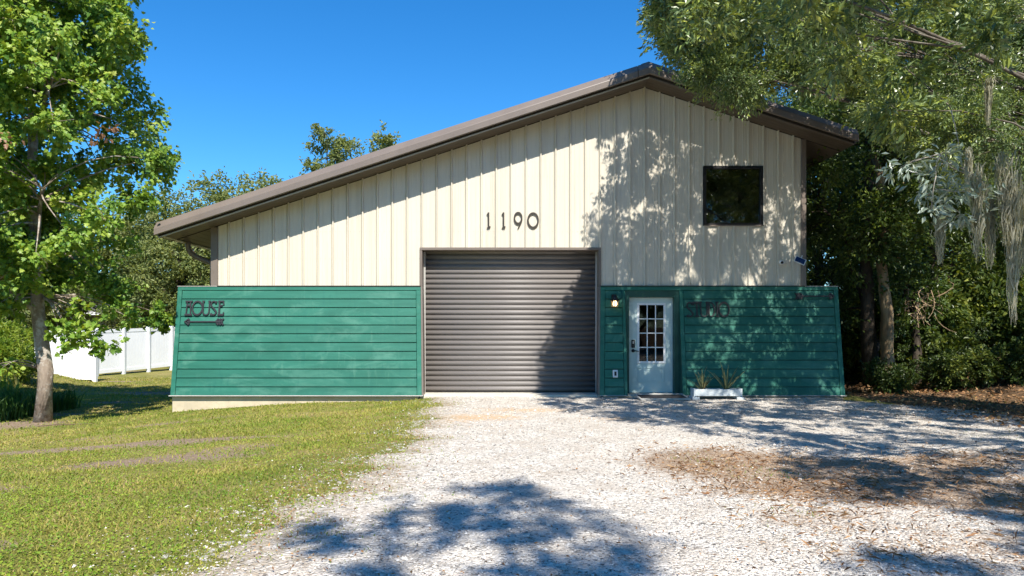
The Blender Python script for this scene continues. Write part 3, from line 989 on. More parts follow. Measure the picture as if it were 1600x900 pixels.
cg.lathe([(.05, 0), (.075, 0), (.075, .014), (.05, .014)], (0, -.12, -.006), 18)
cg.build('cage', M['amber'], root, local=True)
# outlet
p = onwall(959.5, 589)
root = thing('wall_outlet', 'white weatherproof outlet box low on green wall left of the door', 'outlet', tuple(p), (TILT, 0, 0))
MB().box(-.05, .05, -.03, .01, 0, .155).build('outlet_box', M['white'], root, bevel=.008, local=True)
MB().box(-.022, .022, -.04, -.031, .035, .12).build('outlet_cover', M['black'], root, bevel=.004, local=True)
# camera
root = thing('security_camera', 'small white camera with black lens at right end of the beige wall', 'camera', (pxx(1217.5), -.055, pxz(411)))
MB().lathe([(.032, 0), (.032, .02), (.02, .022), (.02, .05), (.0, .05)], (0, 0, 0), 14).build('mount', M['white'], root, local=True)
cb = MB().tube([(0, .0, 0), (0, -.03, 0), (-.003, -.10, -.004)], [.034, .042, .040], 16)
cb.build('camera_body', M['white'], root, smooth=True, local=True)
MB().tube([(-.003, -.101, -.004), (-.004, -.112, -.005)], [.030, .028], 16).build('lens', M['black'], root, local=True)
# solar light
root = thing('solar_panel', 'small tilted solar panel with white frame beside the right corner post', 'solar panel', (pxx(1245), -.16, pxz(408)))
root.rotation_mode = 'ZYX'
root.rotation_euler = (R(62), 0, R(-30))
MB().box(-.115, .115, -.078, .078, -.012, 0).build('panel_frame', M['white'], root, bevel=.004, local=True)
MB().box(-.098, .098, -.062, .062, .001, .004).build('solar_cell', M['cell'], root, local=True)
MB().tube([(0, 0, -.012), (.01, .06, -.06), (.0, .16, -.03)], .012, 8).build('bracket', M['white'], root, local=True)

# mat and planter
mx0, mx1 = pxx(984, 75.5)+.0, pxx(1060, 75.6)
root = thing('door_mat', 'black boot tray mat with pale rim on the gravel at the entry door', 'mat', ((mx0+mx1)/2+.04, -.74, .042), (R(4), 0, R(3)))
hw, hd_ = (mx1-mx0)/2, .30
MB().box(-hw+.035, hw-.035, -hd_+.035, hd_-.035, 0, .016).build('mat_pad', M['mat'], root, local=True)
rm = MB()
rm.box(-hw, hw, -hd_, -hd_+.034, 0, .036)
rm.box(-hw, hw, hd_-.034, hd_, 0, .036)
rm.box(-hw, -hw+.034, -hd_+.035, hd_-.035, 0, .036)
rm.box(hw-.034, hw, -hd_+.035, hd_-.035, 0, .036)
rm.build('mat_rim', M['flashing'], root, bevel=.004, local=True)

px0, px1 = pxx(1081, 78.4), pxx(1156, 78.4)
pyy = -.74
root = thing('planter_box', 'weathered white wooden planter trough against the green wall', 'planter', ((px0+px1)/2, pyy, .015))
hl_ = (px1-px0)/2
for y0, y1 in ((-.13, -.108), (.108, .13)):
    MB().box(-hl_+.03, hl_-.03, y0, y1, .07, .205).build('side_board', M['planter'], root, bevel=.003, local=True)
for s_ in (-1, 1):
    a, b = sorted((s_*hl_, s_*(hl_-.028)))
    MB().box(a, b, -.135, .135, .055, .215).build('end_board', M['planter'], root, bevel=.003, local=True)
    for y0 in (-.16, .09):
        a, b = sorted((s_*(hl_+.03), s_*(hl_-.11)))
        MB().box(a, b, y0, y0+.07, 0, .054).build('foot', M['planter'], root, bevel=.004, local=True)
MB().box(-hl_+.03, hl_-.03, -.106, .106, .07, .085).build('base_board', M['planter'], root, local=True)
MB().box(-hl_+.032, hl_-.032, -.104, .104, .086, .175).build('potting_soil', M['soil'], root, local=True)
def blade_leaf(L, w0, curl, thick, rnd):
    """arched channelled leaf growing along +x"""
    n = 7
    vs, fs = [], []
    for i in range(n):
        t = i/(n-1)
        x = L*t*math.cos(curl*t*.6)
        z = L*t*.25*math.sin(PI*t*.9)*curl - curl*.12*L*t*t
        wd = w0*(1-t**1.6)*(.65+.6*t if t < .4 else .89)+.0012
        vs += [(x, -wd, z+wd*.35), (x, 0, z-thick*(1-t)), (x, wd, z+wd*.35), (x, 0, z+.002)]
    for i in range(n-1):
        for k in range(4):
            fs.append((i*4+k, i*4+(k+1) % 4, i*4+4+(k+1) % 4, i*4+4+k))
    fs += [(3, 2, 1, 0), tuple((n-1)*4+k for k in range(4))]
    return MB().add(vs, fs)
def rosette(label, name, cat, x, y, z, n, L, w0, elev, mats, seed):
    rr = random.Random(seed)
    root = thing(name, label, cat, (x, y, z))
    pro = [blade_leaf(L*k, w0, c, .008, rr).mesh('leaf', mats[i % len(mats)], True) for i, (k, c) in enumerate(((1, .3), (.85, .5), (.7, .75), (.95, .15)))]
    for i in range(n):
        o = link('leaf', pro[i % 4], root)
        e = elev*(.55+.45*rr.random())+(28 if i % 3 == 0 else 0)
        o.rotation_euler = (R(rr.uniform(-15, 15)), -R(min(82, e)), i*2.39996+rr.uniform(-.2, .2))
        k = rr.uniform(.75, 1.1)
        o.scale = (k, k, k)
    return root
rosette('spiky pale agave rosette in right half of the white planter', 'agave_plant', 'plant', (px0+px1)/2+.20, pyy, .18, 17, .60, .030, 55, [M['agave']], 3)
rosette('small reddish aloe clump in left half of the white planter', 'aloe_plant', 'plant', (px0+px1)/2-.28, pyy, .18, 34, .46, .015, 62, [M['agave'], M['agave'], M['agave_tip'], M['agave']], 5)

# ------------------------------------------------------------------ white vinyl fence
def fence(label, pts, zs, h=1.82):
    root = thing('vinyl_fence', label, 'fence', (pts[0][0], pts[0][1], zs[0]))
    for i, ((x, y), z) in enumerate(zip(pts, zs)):
        pm = MB().box(x-.065, x+.065, y-.065, y+.065, z-.25, z+h+.03)
        po = pm.build('post', M['vinyl'], root)
        MB().hexa([(x-.075, y-.075, z+h+.031), (x+.075, y-.075, z+h+.031), (x+.075, y+.075, z+h+.031), (x-.075, y+.075, z+h+.031),
                   (x-.02, y-.02, z+h+.09), (x+.02, y-.02, z+h+.09), (x+.02, y+.02, z+h+.09), (x-.02, y+.02, z+h+.09)]).build('post_cap', M['vinyl'], po, local=True).location = (-root.location[0], -root.location[1], -root.location[2])
    for i in range(len(pts)-1):
        (xa, ya), (xb, yb) = pts[i], pts[i+1]
        za, zb = zs[i], zs[i+1]
        L = math.hypot(xb-xa, yb-ya)
        ux, uy = (xb-xa)/L, (yb-ya)/L
        nx, ny = -uy, ux
        def seg(mb, a, b, t, z0, z1, o=0):
            za_, zb_ = za+(zb-za)*a/L, za+(zb-za)*b/L
            q = lambda s_, k, zz, zg: (xa+ux*s_+nx*k, ya+uy*s_+ny*k, zg+zz)
            mb.hexa([q(a, -t+o, z0, za_), q(b, -t+o, z0, zb_), q(b, t+o, z0, zb_), q(a, t+o, z0, za_), q(a, -t+o, z1, za_), q(b, -t+o, z1, zb_), q(b, t+o, z1, zb_), q(a, t+o, z1, za_)])
        for z0, z1 in ((.07, .21), (h-.13, h)):
            r_ = MB()
            seg(r_, .066, L-.066, .024, z0, z1)
            r_.build('rail', M['vinyl'], root)
        nb = max(3, int((L-.13)/.152))
        bw = (L-.132)/nb
        for k in range(nb):
            b_ = MB()
            seg(b_, .066+k*bw+.003, .066+(k+1)*bw-.003, .011, .205, h-.125)
            b_.build('board', M['vinyl'], root)
gz = lambda x, y: float(hgt(x, y))
F1 = [(-16.95, 10.6), (-14.9, 10.6)]
fence('white vinyl fence panel facing the lawn right of the tree trunk', F1, [-.51]*2)
F2 = [(-16.42+.35*k, 13.3+1.35*k) for k in range(10)]
fence('white vinyl fence run leading back past the left end of the barn', F2, [-.49+.03*k for k in range(10)])

# ------------------------------------------------------------------ vegetation helpers
LANCE = (np.array([[0, 0, 0], [.5, .5, .10], [1, 0, -.06], [.5, -.5, .10]]), np.array([[0, 1, 2], [0, 2, 3]]))
BROAD = (np.array([[0, 0, 0], [.32, .5, .14], [.75, .36, .08], [1, 0, -.1], [.75, -.36, .08], [.32, -.5, .14]]), np.array([[0, 1, 2], [0, 2, 3], [0, 3, 4], [0, 4, 5]]))
_mp = [(0, 0), (.18, .42), (.30, .52), (.42, .26), (.62, .40), (.70, .20), (1, 0), (.70, -.20), (.62, -.40), (.42, -.26), (.30, -.52), (.18, -.42)]
MAPLE = (np.array([[x, y, .16*abs(y)-.12*x*x] for x, y in _mp]+[[.4, 0, 0]]), np.array([[12, i, (i+1) % 12] for i in range(12)]))

def leaf_mesh(name, P, D, size, width, tmpl, mat, rng, droop=.0, up_bias=.6, sun=.0):
    """P (n,3) leaf roots, D (n,3) growth directions; blades face upwards on average"""
    n = len(P)
    D = D+rng.normal(0, .55, (n, 3))
    D[:, 2] -= droop
    D /= np.linalg.norm(D, axis=1)[:, None]+1e-9
    U = rng.normal(0, .55, (n, 3))
    U[:, 2] += up_bias
    U += sun*SUN
    S = np.cross(U, D)
    S /= np.linalg.norm(S, axis=1)[:, None]+1e-9
    N = np.cross(D, S)
    sz = size*rng.uniform(.65, 1.25, n)
    T, F = tmpl
    V = P[:, None, :]+sz[:, None, None]*(T[None, :, 0, None]*D[:, None, :]+T[None, :, 1, None]*width*S[:, None, :]+T[None, :, 2, None]*N[:, None, :])
    k = len(T)
    FF = (F[None]+(np.arange(n)*k)[:, None, None]).reshape(-1, F.shape[1])
    return fast_mesh(name, V.reshape(-1, 3), FF, mat)

def clump_points(C, rad, n, rng, flat=.8, twigs=9, fuzz=.16):
    """n leaf spots per clump: along short twigs that spray from the clump centre"""
    m = len(C)
    tw = twigs
    dirs = rng.normal(0, 1, (m, tw, 3))
    dirs[:, :, 2] *= flat
    dirs /= np.linalg.norm(dirs, axis=2)[:, :, None]
    idx = rng.randint(0, tw, (m, n))
    d = dirs[np.arange(m)[:, None], idx]
    rad = np.broadcast_to(np.asarray(rad, float), (m,))
    r = rad[:, None]*rng.uniform(.15, 1.05, (m, n))**.75
    P = C[:, None, :]+d*r[:, :, None]+rng.normal(0, fuzz, (m, n, 3))*rad[:, None, None]
    return P.reshape(-1, 3), d.reshape(-1, 3)

def bez(a, b, c, n):
    return [tuple((1-t)**2*np.array(a)+2*t*(1-t)*np.array(b)+t*t*np.array(c)) for t in np.linspace(0, 1, n)]

def limbs(mb, trunk_pts, trunk_r, C, rng, nmain=8, twig=.012, sub=.5, sag=.15, rmax=9):
    """main limbs from the trunk to groups of clumps, and branches from the limbs to the clumps"""
    T = np.array(trunk_pts)
    if len(C) == 0:
        return
    k = min(nmain, len(C))
    G = C[rng.choice(len(C), k, replace=False)]
    for _ in range(6):
        lab = np.argmin(((C[:, None]-G[None])**2).sum(2), 1)
        G = np.array([C[lab == i].mean(0) if (lab == i).any() else G[i] for i in range(k)])
    for i in range(k):
        mem = C[lab == i]
        if len(mem) == 0:
            continue
        g = G[i]
        hd = np.linalg.norm(T[:, :2]-g[:2], axis=1)
        sc_ = np.abs(T[:, 2]-(g[2]-.55*hd-.3))
        j = int(np.argmin(sc_[1:]))+1
        a = T[j]
        r0 = min(trunk_r[j]*.55, rmax)
        mid = (a+g)/2+np.array([0, 0, .12*np.linalg.norm(g-a)])+rng.normal(0, .12, 3)
        main = bez(a, mid, g, 9)
        rr = list(np.linspace(r0, max(twig*1.6, r0*.25), 9))
        mb.tube(main, rr, 7)
        mm = np.array(main)
        for c in mem:
            if rng.rand() > sub:
                continue
            q = int(np.argmin(((mm-c)**2).sum(1)))
            q = max(2, q-rng.randint(0, 3))
            b = mm[q]
            L = np.linalg.norm(c-b)
            if L < .05:
                continue
            md = (b+c)/2+np.array([0, 0, sag*L])+rng.normal(0, .08*L, 3)
            mb.tube(bez(b, md, c, 5), list(np.linspace(min(rr[q]*.7, .05), twig*.6, 5)), 5)
            for _ in range(2):
                e = c+rng.normal(0, .16, 3)
                mb.tube([tuple(c), tuple((c+e)/2+rng.normal(0, .04, 3)), tuple(e)], [twig*.6, twig*.45, twig*.25], 4)

def trunk_line(base, top, r0, r1, rng, n=10, wig=.06, flare=1.5):
    base, top = np.array(base, float), np.array(top, float)
    pts, rr = [], []
    off = np.zeros(3)
    for i in range(n):
        t = i/(n-1)
        if i:
            off = off+rng.normal(0, wig, 3)*np.array([1, 1, 0])
        pts.append(tuple(base+(top-base)*t+off*(1 if i else 0)))
        rr.append((r0+(r1-r0)*t)*(1+(flare-1)*math.exp(-t*n*.9)))
    return pts, rr

def crown_clumps(ells, n, rng, shell=.45, keep=None):
    out = []
    w_ = np.array([e[1][0]*e[1][1]*e[1][2] for e in ells])
    w_ = w_/w_.sum()
    while len(out) < n:
        e = ells[rng.choice(len(ells), p=w_)]
        d = rng.normal(0, 1, 3)
        d /= np.linalg.norm(d)
        r = (shell+(1-shell)*rng.rand())**.8
        c = np.array(e[0])+d*np.array(e[1])*r
        if keep is None or keep(c):
            out.append(c)
    return np.array(out)

def make_tree(name, label, cat, base, top, r0, r1, ells, ncl, crad, nleaf, size, width, tmpl, lmat, bmat, seed, group=None, keep=None, nmain=9, droop=.15, flat=.8, sub=.5, shell=.45, twig=.012, C=None, wig=.05, sun=.25, upb=.5):
    rng = np.random.RandomState(seed)
    bz = np.array([base[0], base[1], base[2]], float)
    root = thing(name, label, cat, tuple(bz), (0, 0, 0), group)
    pts, rr = trunk_line((0, 0, -.15), np.array(top)-bz, r0, r1, rng, wig=wig)
    mb = MB()
    mb.tube(pts, rr, 14)
    if C is None:
        C = crown_clumps(ells, ncl, rng, shell, keep)
    Cl = C-bz
    P, D = clump_points(Cl, rng.uniform(.7, 1.3, len(Cl))*crad, nleaf, rng, flat)
    mb2 = MB()
    limbs(mb2, pts, rr, Cl, rng, nmain, twig=twig, sub=sub)
    mb.build('trunk', bmat, root, smooth=True, local=True)
    if mb2.v:
        mb2.build('limbs', bmat, root, smooth=True, local=True)
    link('crown', leaf_mesh('crown', P, D, size, width, tmpl, lmat, rng, droop, sun=sun, up_bias=upb), root)
    return root
def dup(root, loc, rotz, scale, label):
    r = root.copy()
    col.objects.link(r)
    r.location, r.rotation_euler, r.scale = loc, (0, 0, rotz), (scale, scale, scale)
    r['label'] = label
    for ch in list(root.children):
        c = ch.copy()
        col.objects.link(c)
        c.parent = r
    return r
def proj(c):
    d = c[1]-CAMY
    return 800+1119*c[0]/d, 510-1119*(c[2]-CAMH)/d, 1119/d

# ------------------------------------------------------------------ foliage and bark materials
M['maple'] = leaf_mat('maple_leaves', [(.035, .09, .018), (.09, .195, .03), (.19, .31, .04), (.31, .41, .06), (.46, .45, .10)], .32)
M['maple_dead'] = leaf_mat('dry_maple_leaves', [(.16, .08, .04), (.30, .16, .09), (.38, .22, .14)], .25)
M['oak'] = leaf_mat('oak_leaves', [(.025, .05, .018), (.085, .14, .042), (.165, .225, .10), (.29, .35, .065), (.56, .56, .12)], .18, .34, .5, patch=.45, pscale=1.3)  # yellow-green patches put sunlit leaf clusters into the colour
M['litbush'] = leaf_mat('lit_bush_leaves', [(.02, .04, .010), (.05, .085, .016), (.11, .15, .028), (.38, .40, .08)], .32)  # brighter copy of the bush leaves, sunlight put into the colour
M['silver'] = leaf_mat('pale_oak_leaves', [(.13, .18, .13), (.24, .30, .24), (.44, .48, .43)], .25, .3, .6)
M['forest'] = leaf_mat('forest_leaves', [(.025, .05, .014), (.06, .105, .024), (.12, .175, .035), (.27, .31, .06)], .34, .4, .5)
M['farleaf'] = leaf_mat('far_oak_leaves', [(.09, .13, .045), (.16, .20, .065), (.24, .275, .09), (.32, .33, .12)], .34, .5, .3, pscale=.5)
M['shrubleaf'] = leaf_mat('bright_shrub_leaves', [(.06, .12, .015), (.13, .22, .02), (.24, .30, .03), (.32, .33, .06)], .35)
M['shadeshrub'] = leaf_mat('shaded_bush_leaves', [(.014, .03, .008), (.036, .062, .013), (.075, .11, .02), (.26, .28, .05)], .28)  # darker copy of the bush leaves, the wood's shade put into the colour
M['fieldgrass'] = leaf_mat('field_grass', [(.08, .15, .02), (.16, .24, .03), (.27, .30, .06), (.33, .30, .12)], .3, .6, .2)
M['tallgrass'] = leaf_mat('tall_dark_grass', [(.02, .055, .012), (.045, .11, .02), (.09, .17, .03)], .3, .5, .3)
M['lawn'] = leaf_mat('lawn_blades', [(.10, .165, .026), (.19, .245, .04), (.31, .315, .062), (.42, .345, .11), (.46, .34, .2)], .3, .6, .2, patch=.6, pscale=.95)
M['moss'] = leaf_mat('hanging_moss', [(.20, .20, .14), (.33, .32, .24), (.48, .46, .37)], .3, .8, .1)
M['bark_maple'] = bark_mat('grey_maple_bark', (.16, .12, .09), (.36, .29, .23), 9, (.50, .46, .40))
M['bark_oak'] = bark_mat('oak_bark', (.055, .045, .035), (.17, .14, .11), 8, (.24, .22, .18))
M['bark_dark'] = bark_mat('dark_forest_bark', (.03, .024, .018), (.10, .08, .06), 8)
M['bark_pale'] = bark_mat('pale_tan_bark', (.14, .09, .05), (.44, .32, .18), 7)
M['litter'] = leaf_mat('fallen_leaves', [(.10, .05, .025), (.22, .11, .05), (.36, .20, .09), (.46, .32, .18)], .1, .7, .2, patch=.2)
M['stone'] = leaf_mat('gravel_stones', [(.09, .085, .08), (.42, .385, .34), (.62, .575, .51), (.73, .685, .615), (.56, .44, .32)], .0, .85, .2, patch=.25, pscale=3)
M['twig'] = simple_mat('dry_twig', (.16, .11, .07), .9)

# ------------------------------------------------------------------ the young maple on the left
mb_ = (-9.15, -1.03, gz(-9.15, -1.03))
def keep_maple(c):
    px, py, s_ = proj(c)
    if abs(px-62) < 22 and py > 440 and c[1] < -.9:
        return False
    if py > 505 and px > 60 or py > 395 and px > 180:
        return False
    lim = np.interp(py, [-400, 0, 60, 110, 150, 190, 240, 290, 330, 400, 470, 500], [200, 222, 232, 208, 232, 272, 268, 246, 206, 185, 205, 190])
    return px < lim-6 and not ((px-160)**2/45**2+(py-300)**2/22**2 < 1) and not ((px-150)**2/40**2+(py-408)**2/24**2 < 1) and not ((px-205)/18)**2+((py-20)/22)**2 < 1
maple = make_tree('maple_tree', 'bright green maple with pale grey trunk on the lawn left of the barn', 'tree', mb_, (-9.25, -1.1, 9.6), .125, .05,
                  [((-9.5, -1.0, 5.6), (3.3, 2.7, 4.3)), ((-9.3, -1.0, 8.0), (2.6, 2.2, 2.6)), ((-8.6, -1.4, 3.2), (2.3, 1.6, 1.0)), ((-8.3, -.7, 2.7), (1.5, 1.0, .7)), ((-10.2, -1.2, 2.6), (1.6, 1.5, .9))], 370, .37, 290, .09, .95, MAPLE, M['maple'], M['bark_maple'], 11,
                  keep=keep_maple, nmain=12, droop=.55, sun=.75, upb=.2, flat=.7, sub=.6, shell=.3)
rng = np.random.RandomState(4)
# low drooping sprays and dead tufts of the maple
lowC = np.array([(-8.1, -1.7, 1.75), (-7.85, -1.6, 1.45), (-8.3, -1.9, 1.45), (-8.05, -1.9, 1.15), (-8.15, -1.8, 1.3), (-7.9, -1.7, 1.2), (-7.6, -1.5, 1.08), (-7.7, -.9, 1.75), (-7.55, -.6, 1.55), (-7.5, .3, 1.7), (-7.7, .5, 1.5), (-7.45, .8, 1.62), (-7.6, .2, 1.85), (-9.9, -1.6, .62), (-10.2, -1.5, .5), (-9.6, -1.5, .68), (-10.0, -1.5, 1.55), (-9.6, -1.7, 1.8)])
P, D = clump_points(lowC-np.array(mb_), .25, 80, rng, .6)
link('low_spray', leaf_mesh('low_spray', P, D, .115, .95, MAPLE, M['maple'], rng, .5), maple)['kind'] = 'stuff'
mb = MB()
for c in lowC:
    cl = c-np.array(mb_)
    a = np.array([0, 0, 1.0 if c[2] < .8 else 2.4])
    mb.tube(bez(a, (a+cl)/2+np.array([0, 0, .35]), cl, 7), list(np.linspace(.016, .004, 7)), 5)
mb.build('low_limbs', M['bark_maple'], maple, smooth=True, local=True)
dead = np.array([(-9.4, -3.3, 6.7), (-9.3, -3.4, 6.2), (-9.9, -3.2, 4.9), (-10.1, -3.0, 2.4), (-8.9, -3.0, 2.35), (-8.4, -3.1, 4.6), (-7.2, -2.4, 4.9)])
P, D = clump_points(dead-np.array(mb_), .2, 36, rng, .8)
link('dry_leaves', leaf_mesh('dry_leaves', P, D, .10, .7, MAPLE, M['maple_dead'], rng, .7), maple)['kind'] = 'stuff'

# ------------------------------------------------------------------ the big oak reaching over the drive from the right
def shadow_hit(p):
    """where the sun's shadow of p falls: ('wall', x, z) or ('ground', x, y)"""
    if p[1] < 0:
        t = -p[1]/-SUN[1]
        q = p-SUN*t
        if q[2] > 0:
            return 'wall', q[0], q[2]
    q = p-SUN*(p[2]/SUN[2])
    return 'ground', q[0], q[1]
def wall_edge(z):
    return np.interp(z, [0, 1.2, 2.9, 5.2, 6.2, 7.5], [.55, 1.0, 1.55, 2.1, 1.7, 1.5])
def shade_ok(p, r=.3):
    k, a, b = shadow_hit(p)
    if k == 'wall':
        return a > wall_edge(b)+r
    if b > -4.3 and b <= 0:
        return a > np.interp(b, [-4.3, -3, -1, 0], [2.0, 1.2, .3, .3])+r
    if b > 0:
        return a > 2
    if b > -8.4:
        return a > 2.35+r
    return a > 2.9+r*.5
VX = [990, 1005, 1015, 1040, 1060, 1110, 1160, 1200, 1260, 1300, 1340, 1400, 1460, 1530, 1600, 2200]
VY = [-90, 10, 75, 110, 145, 165, 188, 160, 140, 152, 190, 285, 335, 312, 300, 305]
def view_ok(c, r):
    d = c[1]-CAMY
    if d < .6:
        return True
    px, py, s_ = proj(c)
    if px > 1650 or py+r*s_ < -20:
        return True
    return py+r*s_*.8 < np.interp(px-r*s_*.6, VX, VY) and px-r*s_*.6 > 1000
rng = np.random.RandomState(21)
def sample_shade(n, pick, tr, r, zr=(5.6, 10.5)):
    out, tries = [], 0
    while len(out) < n and tries < n*400:
        tries += 1
        q = np.array(pick())
        p = q+SUN*rng.uniform(*tr)
        if zr[0] < p[2] < zr[1] and p[1] < 1.0 and view_ok(p, r) and shade_ok(p, r*.5):
            out.append(p)
    return out
# the part of the crown that hangs into view
vis, tries = [], 0
while len(vis) < 250 and tries < 60000:
    tries += 1
    # the outer skirt of the crown: lower sprays stand farther out from the barn
    px, py = rng.uniform(1000, 1680), rng.uniform(-60, 330)
    d_ = 13.4-(py+60)/390*6.0+rng.normal(0, .45)
    hollow = math.sin(px/31+1.3*math.sin(py/37))*math.sin(py/29+.9+px/90)
    if hollow < -.25:
        d_ += 1.9
    if px < 1300:
        d_ = max(d_, 10.6+(1.2 if hollow < -.25 else 0))
    c = np.array([(px-800)*d_/1119, CAMY+d_, CAMH+(510-py)*d_/1119])
    if not (1000 < px < 1680 and -60 < py):
        continue
    if c[1] > -1.1 and c[0] < 7.6:
        continue
    if not view_ok(c, .38) or not shade_ok(c, .25):
        continue
    if c[0] < 6.8 and c[2] < ztop(c[0])-.1 and c[1] > -1.2:
        continue
    vis.append(c)
# coverage of the shaded part of the front and of the drive, filled up where the visible crown leaves it sunny
CELL = .35
cov = {}
def add_cov(p, r=.40):
    k, a, b = shadow_hit(p)
    n = 2
    for i in range(-n, n+1):
        for j in range(-n, n+1):
            dx, dy = i*CELL, j*CELL
            if dx*dx+dy*dy < (r*1.15)**2:
                q = (k, int((a+dx)//CELL), int((b+dy)//CELL))
                cov[q] = cov.get(q, 0)+1
VIS = np.array(vis)
def shades_view(p):
    d = p-VIS
    t = d@SUN
    q = np.linalg.norm(d-t[:, None]*SUN, axis=1)
    return bool(((t > .25) & (q < .62)).any())
def fill(n, pick, kind, tr, r, want, zr=(5.6, 10.5)):
    out, tries = [], 0
    while len(out) < n and tries < 30000:
        tries += 1
        q = pick()
        ab = (q[0], q[2]) if kind == 'wall' else (q[0], q[1])
        if cov.get((kind, int(ab[0]//CELL), int(ab[1]//CELL)), 0) >= want:
            continue
        p = np.array(q)+SUN*rng.uniform(*tr)
        if zr[0] < p[2] < zr[1] and p[1] < 1.0 and view_ok(p, r) and shade_ok(p, r*.5) and not (shades_view(p) and rng.rand() < .9):
            out.append(p)
            add_cov(p)
    return out
for c in vis:
    add_cov(c)
wallC = fill(240, lambda: (rng.uniform(.4, 6.9), 0, rng.uniform(0, 6.3)), 'wall', (1.2, 8), .42, 2, (4.2, 10))
wallD = fill(40, lambda: (rng.uniform(.55, 1.9), 0, rng.uniform(0, 2.8)), 'wall', (4, 10), .42, 5, (4.2, 10))
roofC = sample_shade(12, lambda: (rng.uniform(1.5, 7.2), 0, rng.uniform(6.2, 7.2)), (.6, 5), .4)
grA = fill(90, lambda: (rng.uniform(.2, 9), rng.uniform(-4.2, -.3), 0), 'ground', (4.5, 10.5), .42, 2, (3.6, 9))
grB = fill(75, lambda: (rng.uniform(2.3, 9.5), rng.uniform(-8.6, -4.2), 0), 'ground', (4.5, 11), .42, 3, (3.6, 9))
grD = fill(44, lambda: (rng.uniform(2.8, 9), rng.uniform(-11, -8.4), 0), 'ground', (8, 13), .42, 2)
fo = [p for p in sample_shade(60, lambda: (rng.uniform(7, 15), rng.uniform(.2, 4), rng.uniform(0, .1)), (3.5, 8), .5, (2.6, 8)) if not shades_view(p)][:36]
print('oak clumps', len(vis), len(wallC), len(grA), len(grB))
OC = np.array(wallC+wallD+roofC+grA+grB+grD+fo+vis)
isvis = np.zeros(len(OC), bool)
isvis[-len(vis):] = True
ob = np.array([10.6, -6.2, gz(10.6, -6.2)])
oak = thing('oak_tree', 'large oak spreading its leafy branches over the right half of the barn roof', 'tree', tuple(ob))
tp, tr_ = trunk_line((0, 0, -.2), (-.8, .3, 7.4), .42, .20, rng, wig=.08)
MB().tube(tp, tr_, 16).build('trunk', M['bark_oak'], oak, smooth=True, local=True)
lb = MB()
limbs(lb, tp, tr_, OC-ob, rng, 30, twig=.011, sub=.45, sag=.05, rmax=.034)
lb.build('limbs', M['bark_oak'], oak, smooth=True, local=True)
P, D = clump_points(OC[isvis]-ob, rng.uniform(.28, .5, isvis.sum()), 1150, rng, .9, 12, .10)
link('crown', leaf_mesh('crown', P, D, .052, .37, LANCE, M['oak'], rng, .25, sun=.7, up_bias=.2), oak)
P, D = clump_points(OC[~isvis]-ob, rng.uniform(.3, .5, (~isvis).sum()), 330, rng, .7)
link('upper_crown', leaf_mesh('upper_crown', P, D, .115, .38, LANCE, M['oak'], rng, .1), oak)
# loose tips against the sky
tips = []
for px, py in ((1008, 25), (1015, 12), (1028, 30), (1040, 62), (1024, 60), (1042, 85), (1030, 5), (1050, 40), (1060, 70), (1052, 110)):
    d = 12.3
    tips.append(((px-800)*d/1119, CAMY+d, CAMH+(510-py)*d/1119))
tips = np.array(tips)
P, D = clump_points(tips-ob, .17, 46, rng, .9)
link('outer_twigs', leaf_mesh('outer_twigs', P, D, .085, .32, LANCE, M['oak'], rng, .2), oak)['kind'] = 'stuff'
mb = MB()
hub = np.array((3.6, -2.9, 7.1))-ob
for c in tips-ob:
    mb.tube(bez(hub, (hub+c)/2+np.array([0, 0, .2]), c, 6), list(np.linspace(.02, .004, 6)), 5)
mb.build('outer_limbs', M['bark_oak'], oak, smooth=True, local=True)
# pale leafy spray hanging in front of the woods
sil, mb = [], MB()
a0 = np.array((4.35, -7.9, 3.6))
for (px, py) in ((1405, 262), (1420, 255), (1435, 285), (1450, 305), (1462, 275), (1475, 325), (1490, 300), (1500, 335), (1480, 255), (1515, 305), (1530, 330), (1505, 270), (1455, 330), (1470, 240), (1540, 290), (1490, 345)):
    d = 6.9+rng.uniform(-.4, .4)
    c = np.array(((px-800)*d/1119, CAMY+d, CAMH+(510-py)*d/1119))
    sil.append(c)
nodes = [a0]
for c in sorted(sil, key=lambda c: np.linalg.norm(c-a0)):
    nb = min(nodes, key=lambda q: np.linalg.norm(q-c)+.35*np.linalg.norm(q-a0))
    L_ = np.linalg.norm(nb-c)
    mb.tube(bez(nb-ob, (nb+c)/2-ob+np.array([0, 0, .1*L_])+rng.normal(0, .04, 3), c-ob, 5), list(np.linspace(.006, .003, 5)), 5)
    nodes.append(c)
mb.build('pale_spray_limbs', simple_mat('pale_twig_bark', (.30, .27, .22), .9), oak, smooth=True, local=True)
P, D = clump_points(np.array(sil)-ob, .15, 34, rng, .8)
link('pale_spray', leaf_mesh('pale_spray', P, D, .088, .34, LANCE, M['silver'], rng, .5), oak)['kind'] = 'stuff'
# a second oak behind the standing place, whose shade falls on the near gravel
grC = []
while len(grC) < 22:
    q = np.array((rng.uniform(-1.5, 1.5), rng.uniform(-11.2, -8.2), 0))
    if ((q[0]+.3)/1.3)**2+((q[1]+10.0)/1.35)**2 < 1 and rng.rand() < .9:
        grC.append(q+SUN*rng.uniform(12.5, 16.5))
C2 = np.array(grC+[np.array((rng.uniform(1.5, 5.5), rng.uniform(-24, -18.5), rng.uniform(7, 10.5))) for _ in range(40)])
make_tree('oak_tree', 'oak behind the viewpoint whose leafy shade dapples the near gravel', 'tree', (4.2, -21.5, gz(4.2, -21.5)), (3.6, -20.8, 10.2), .3, .12, None, 0, .34, 230, .12, .38, LANCE, M['oak'], M['bark_oak'], 31, nmain=9, C=C2, twig=.008, sub=.4)

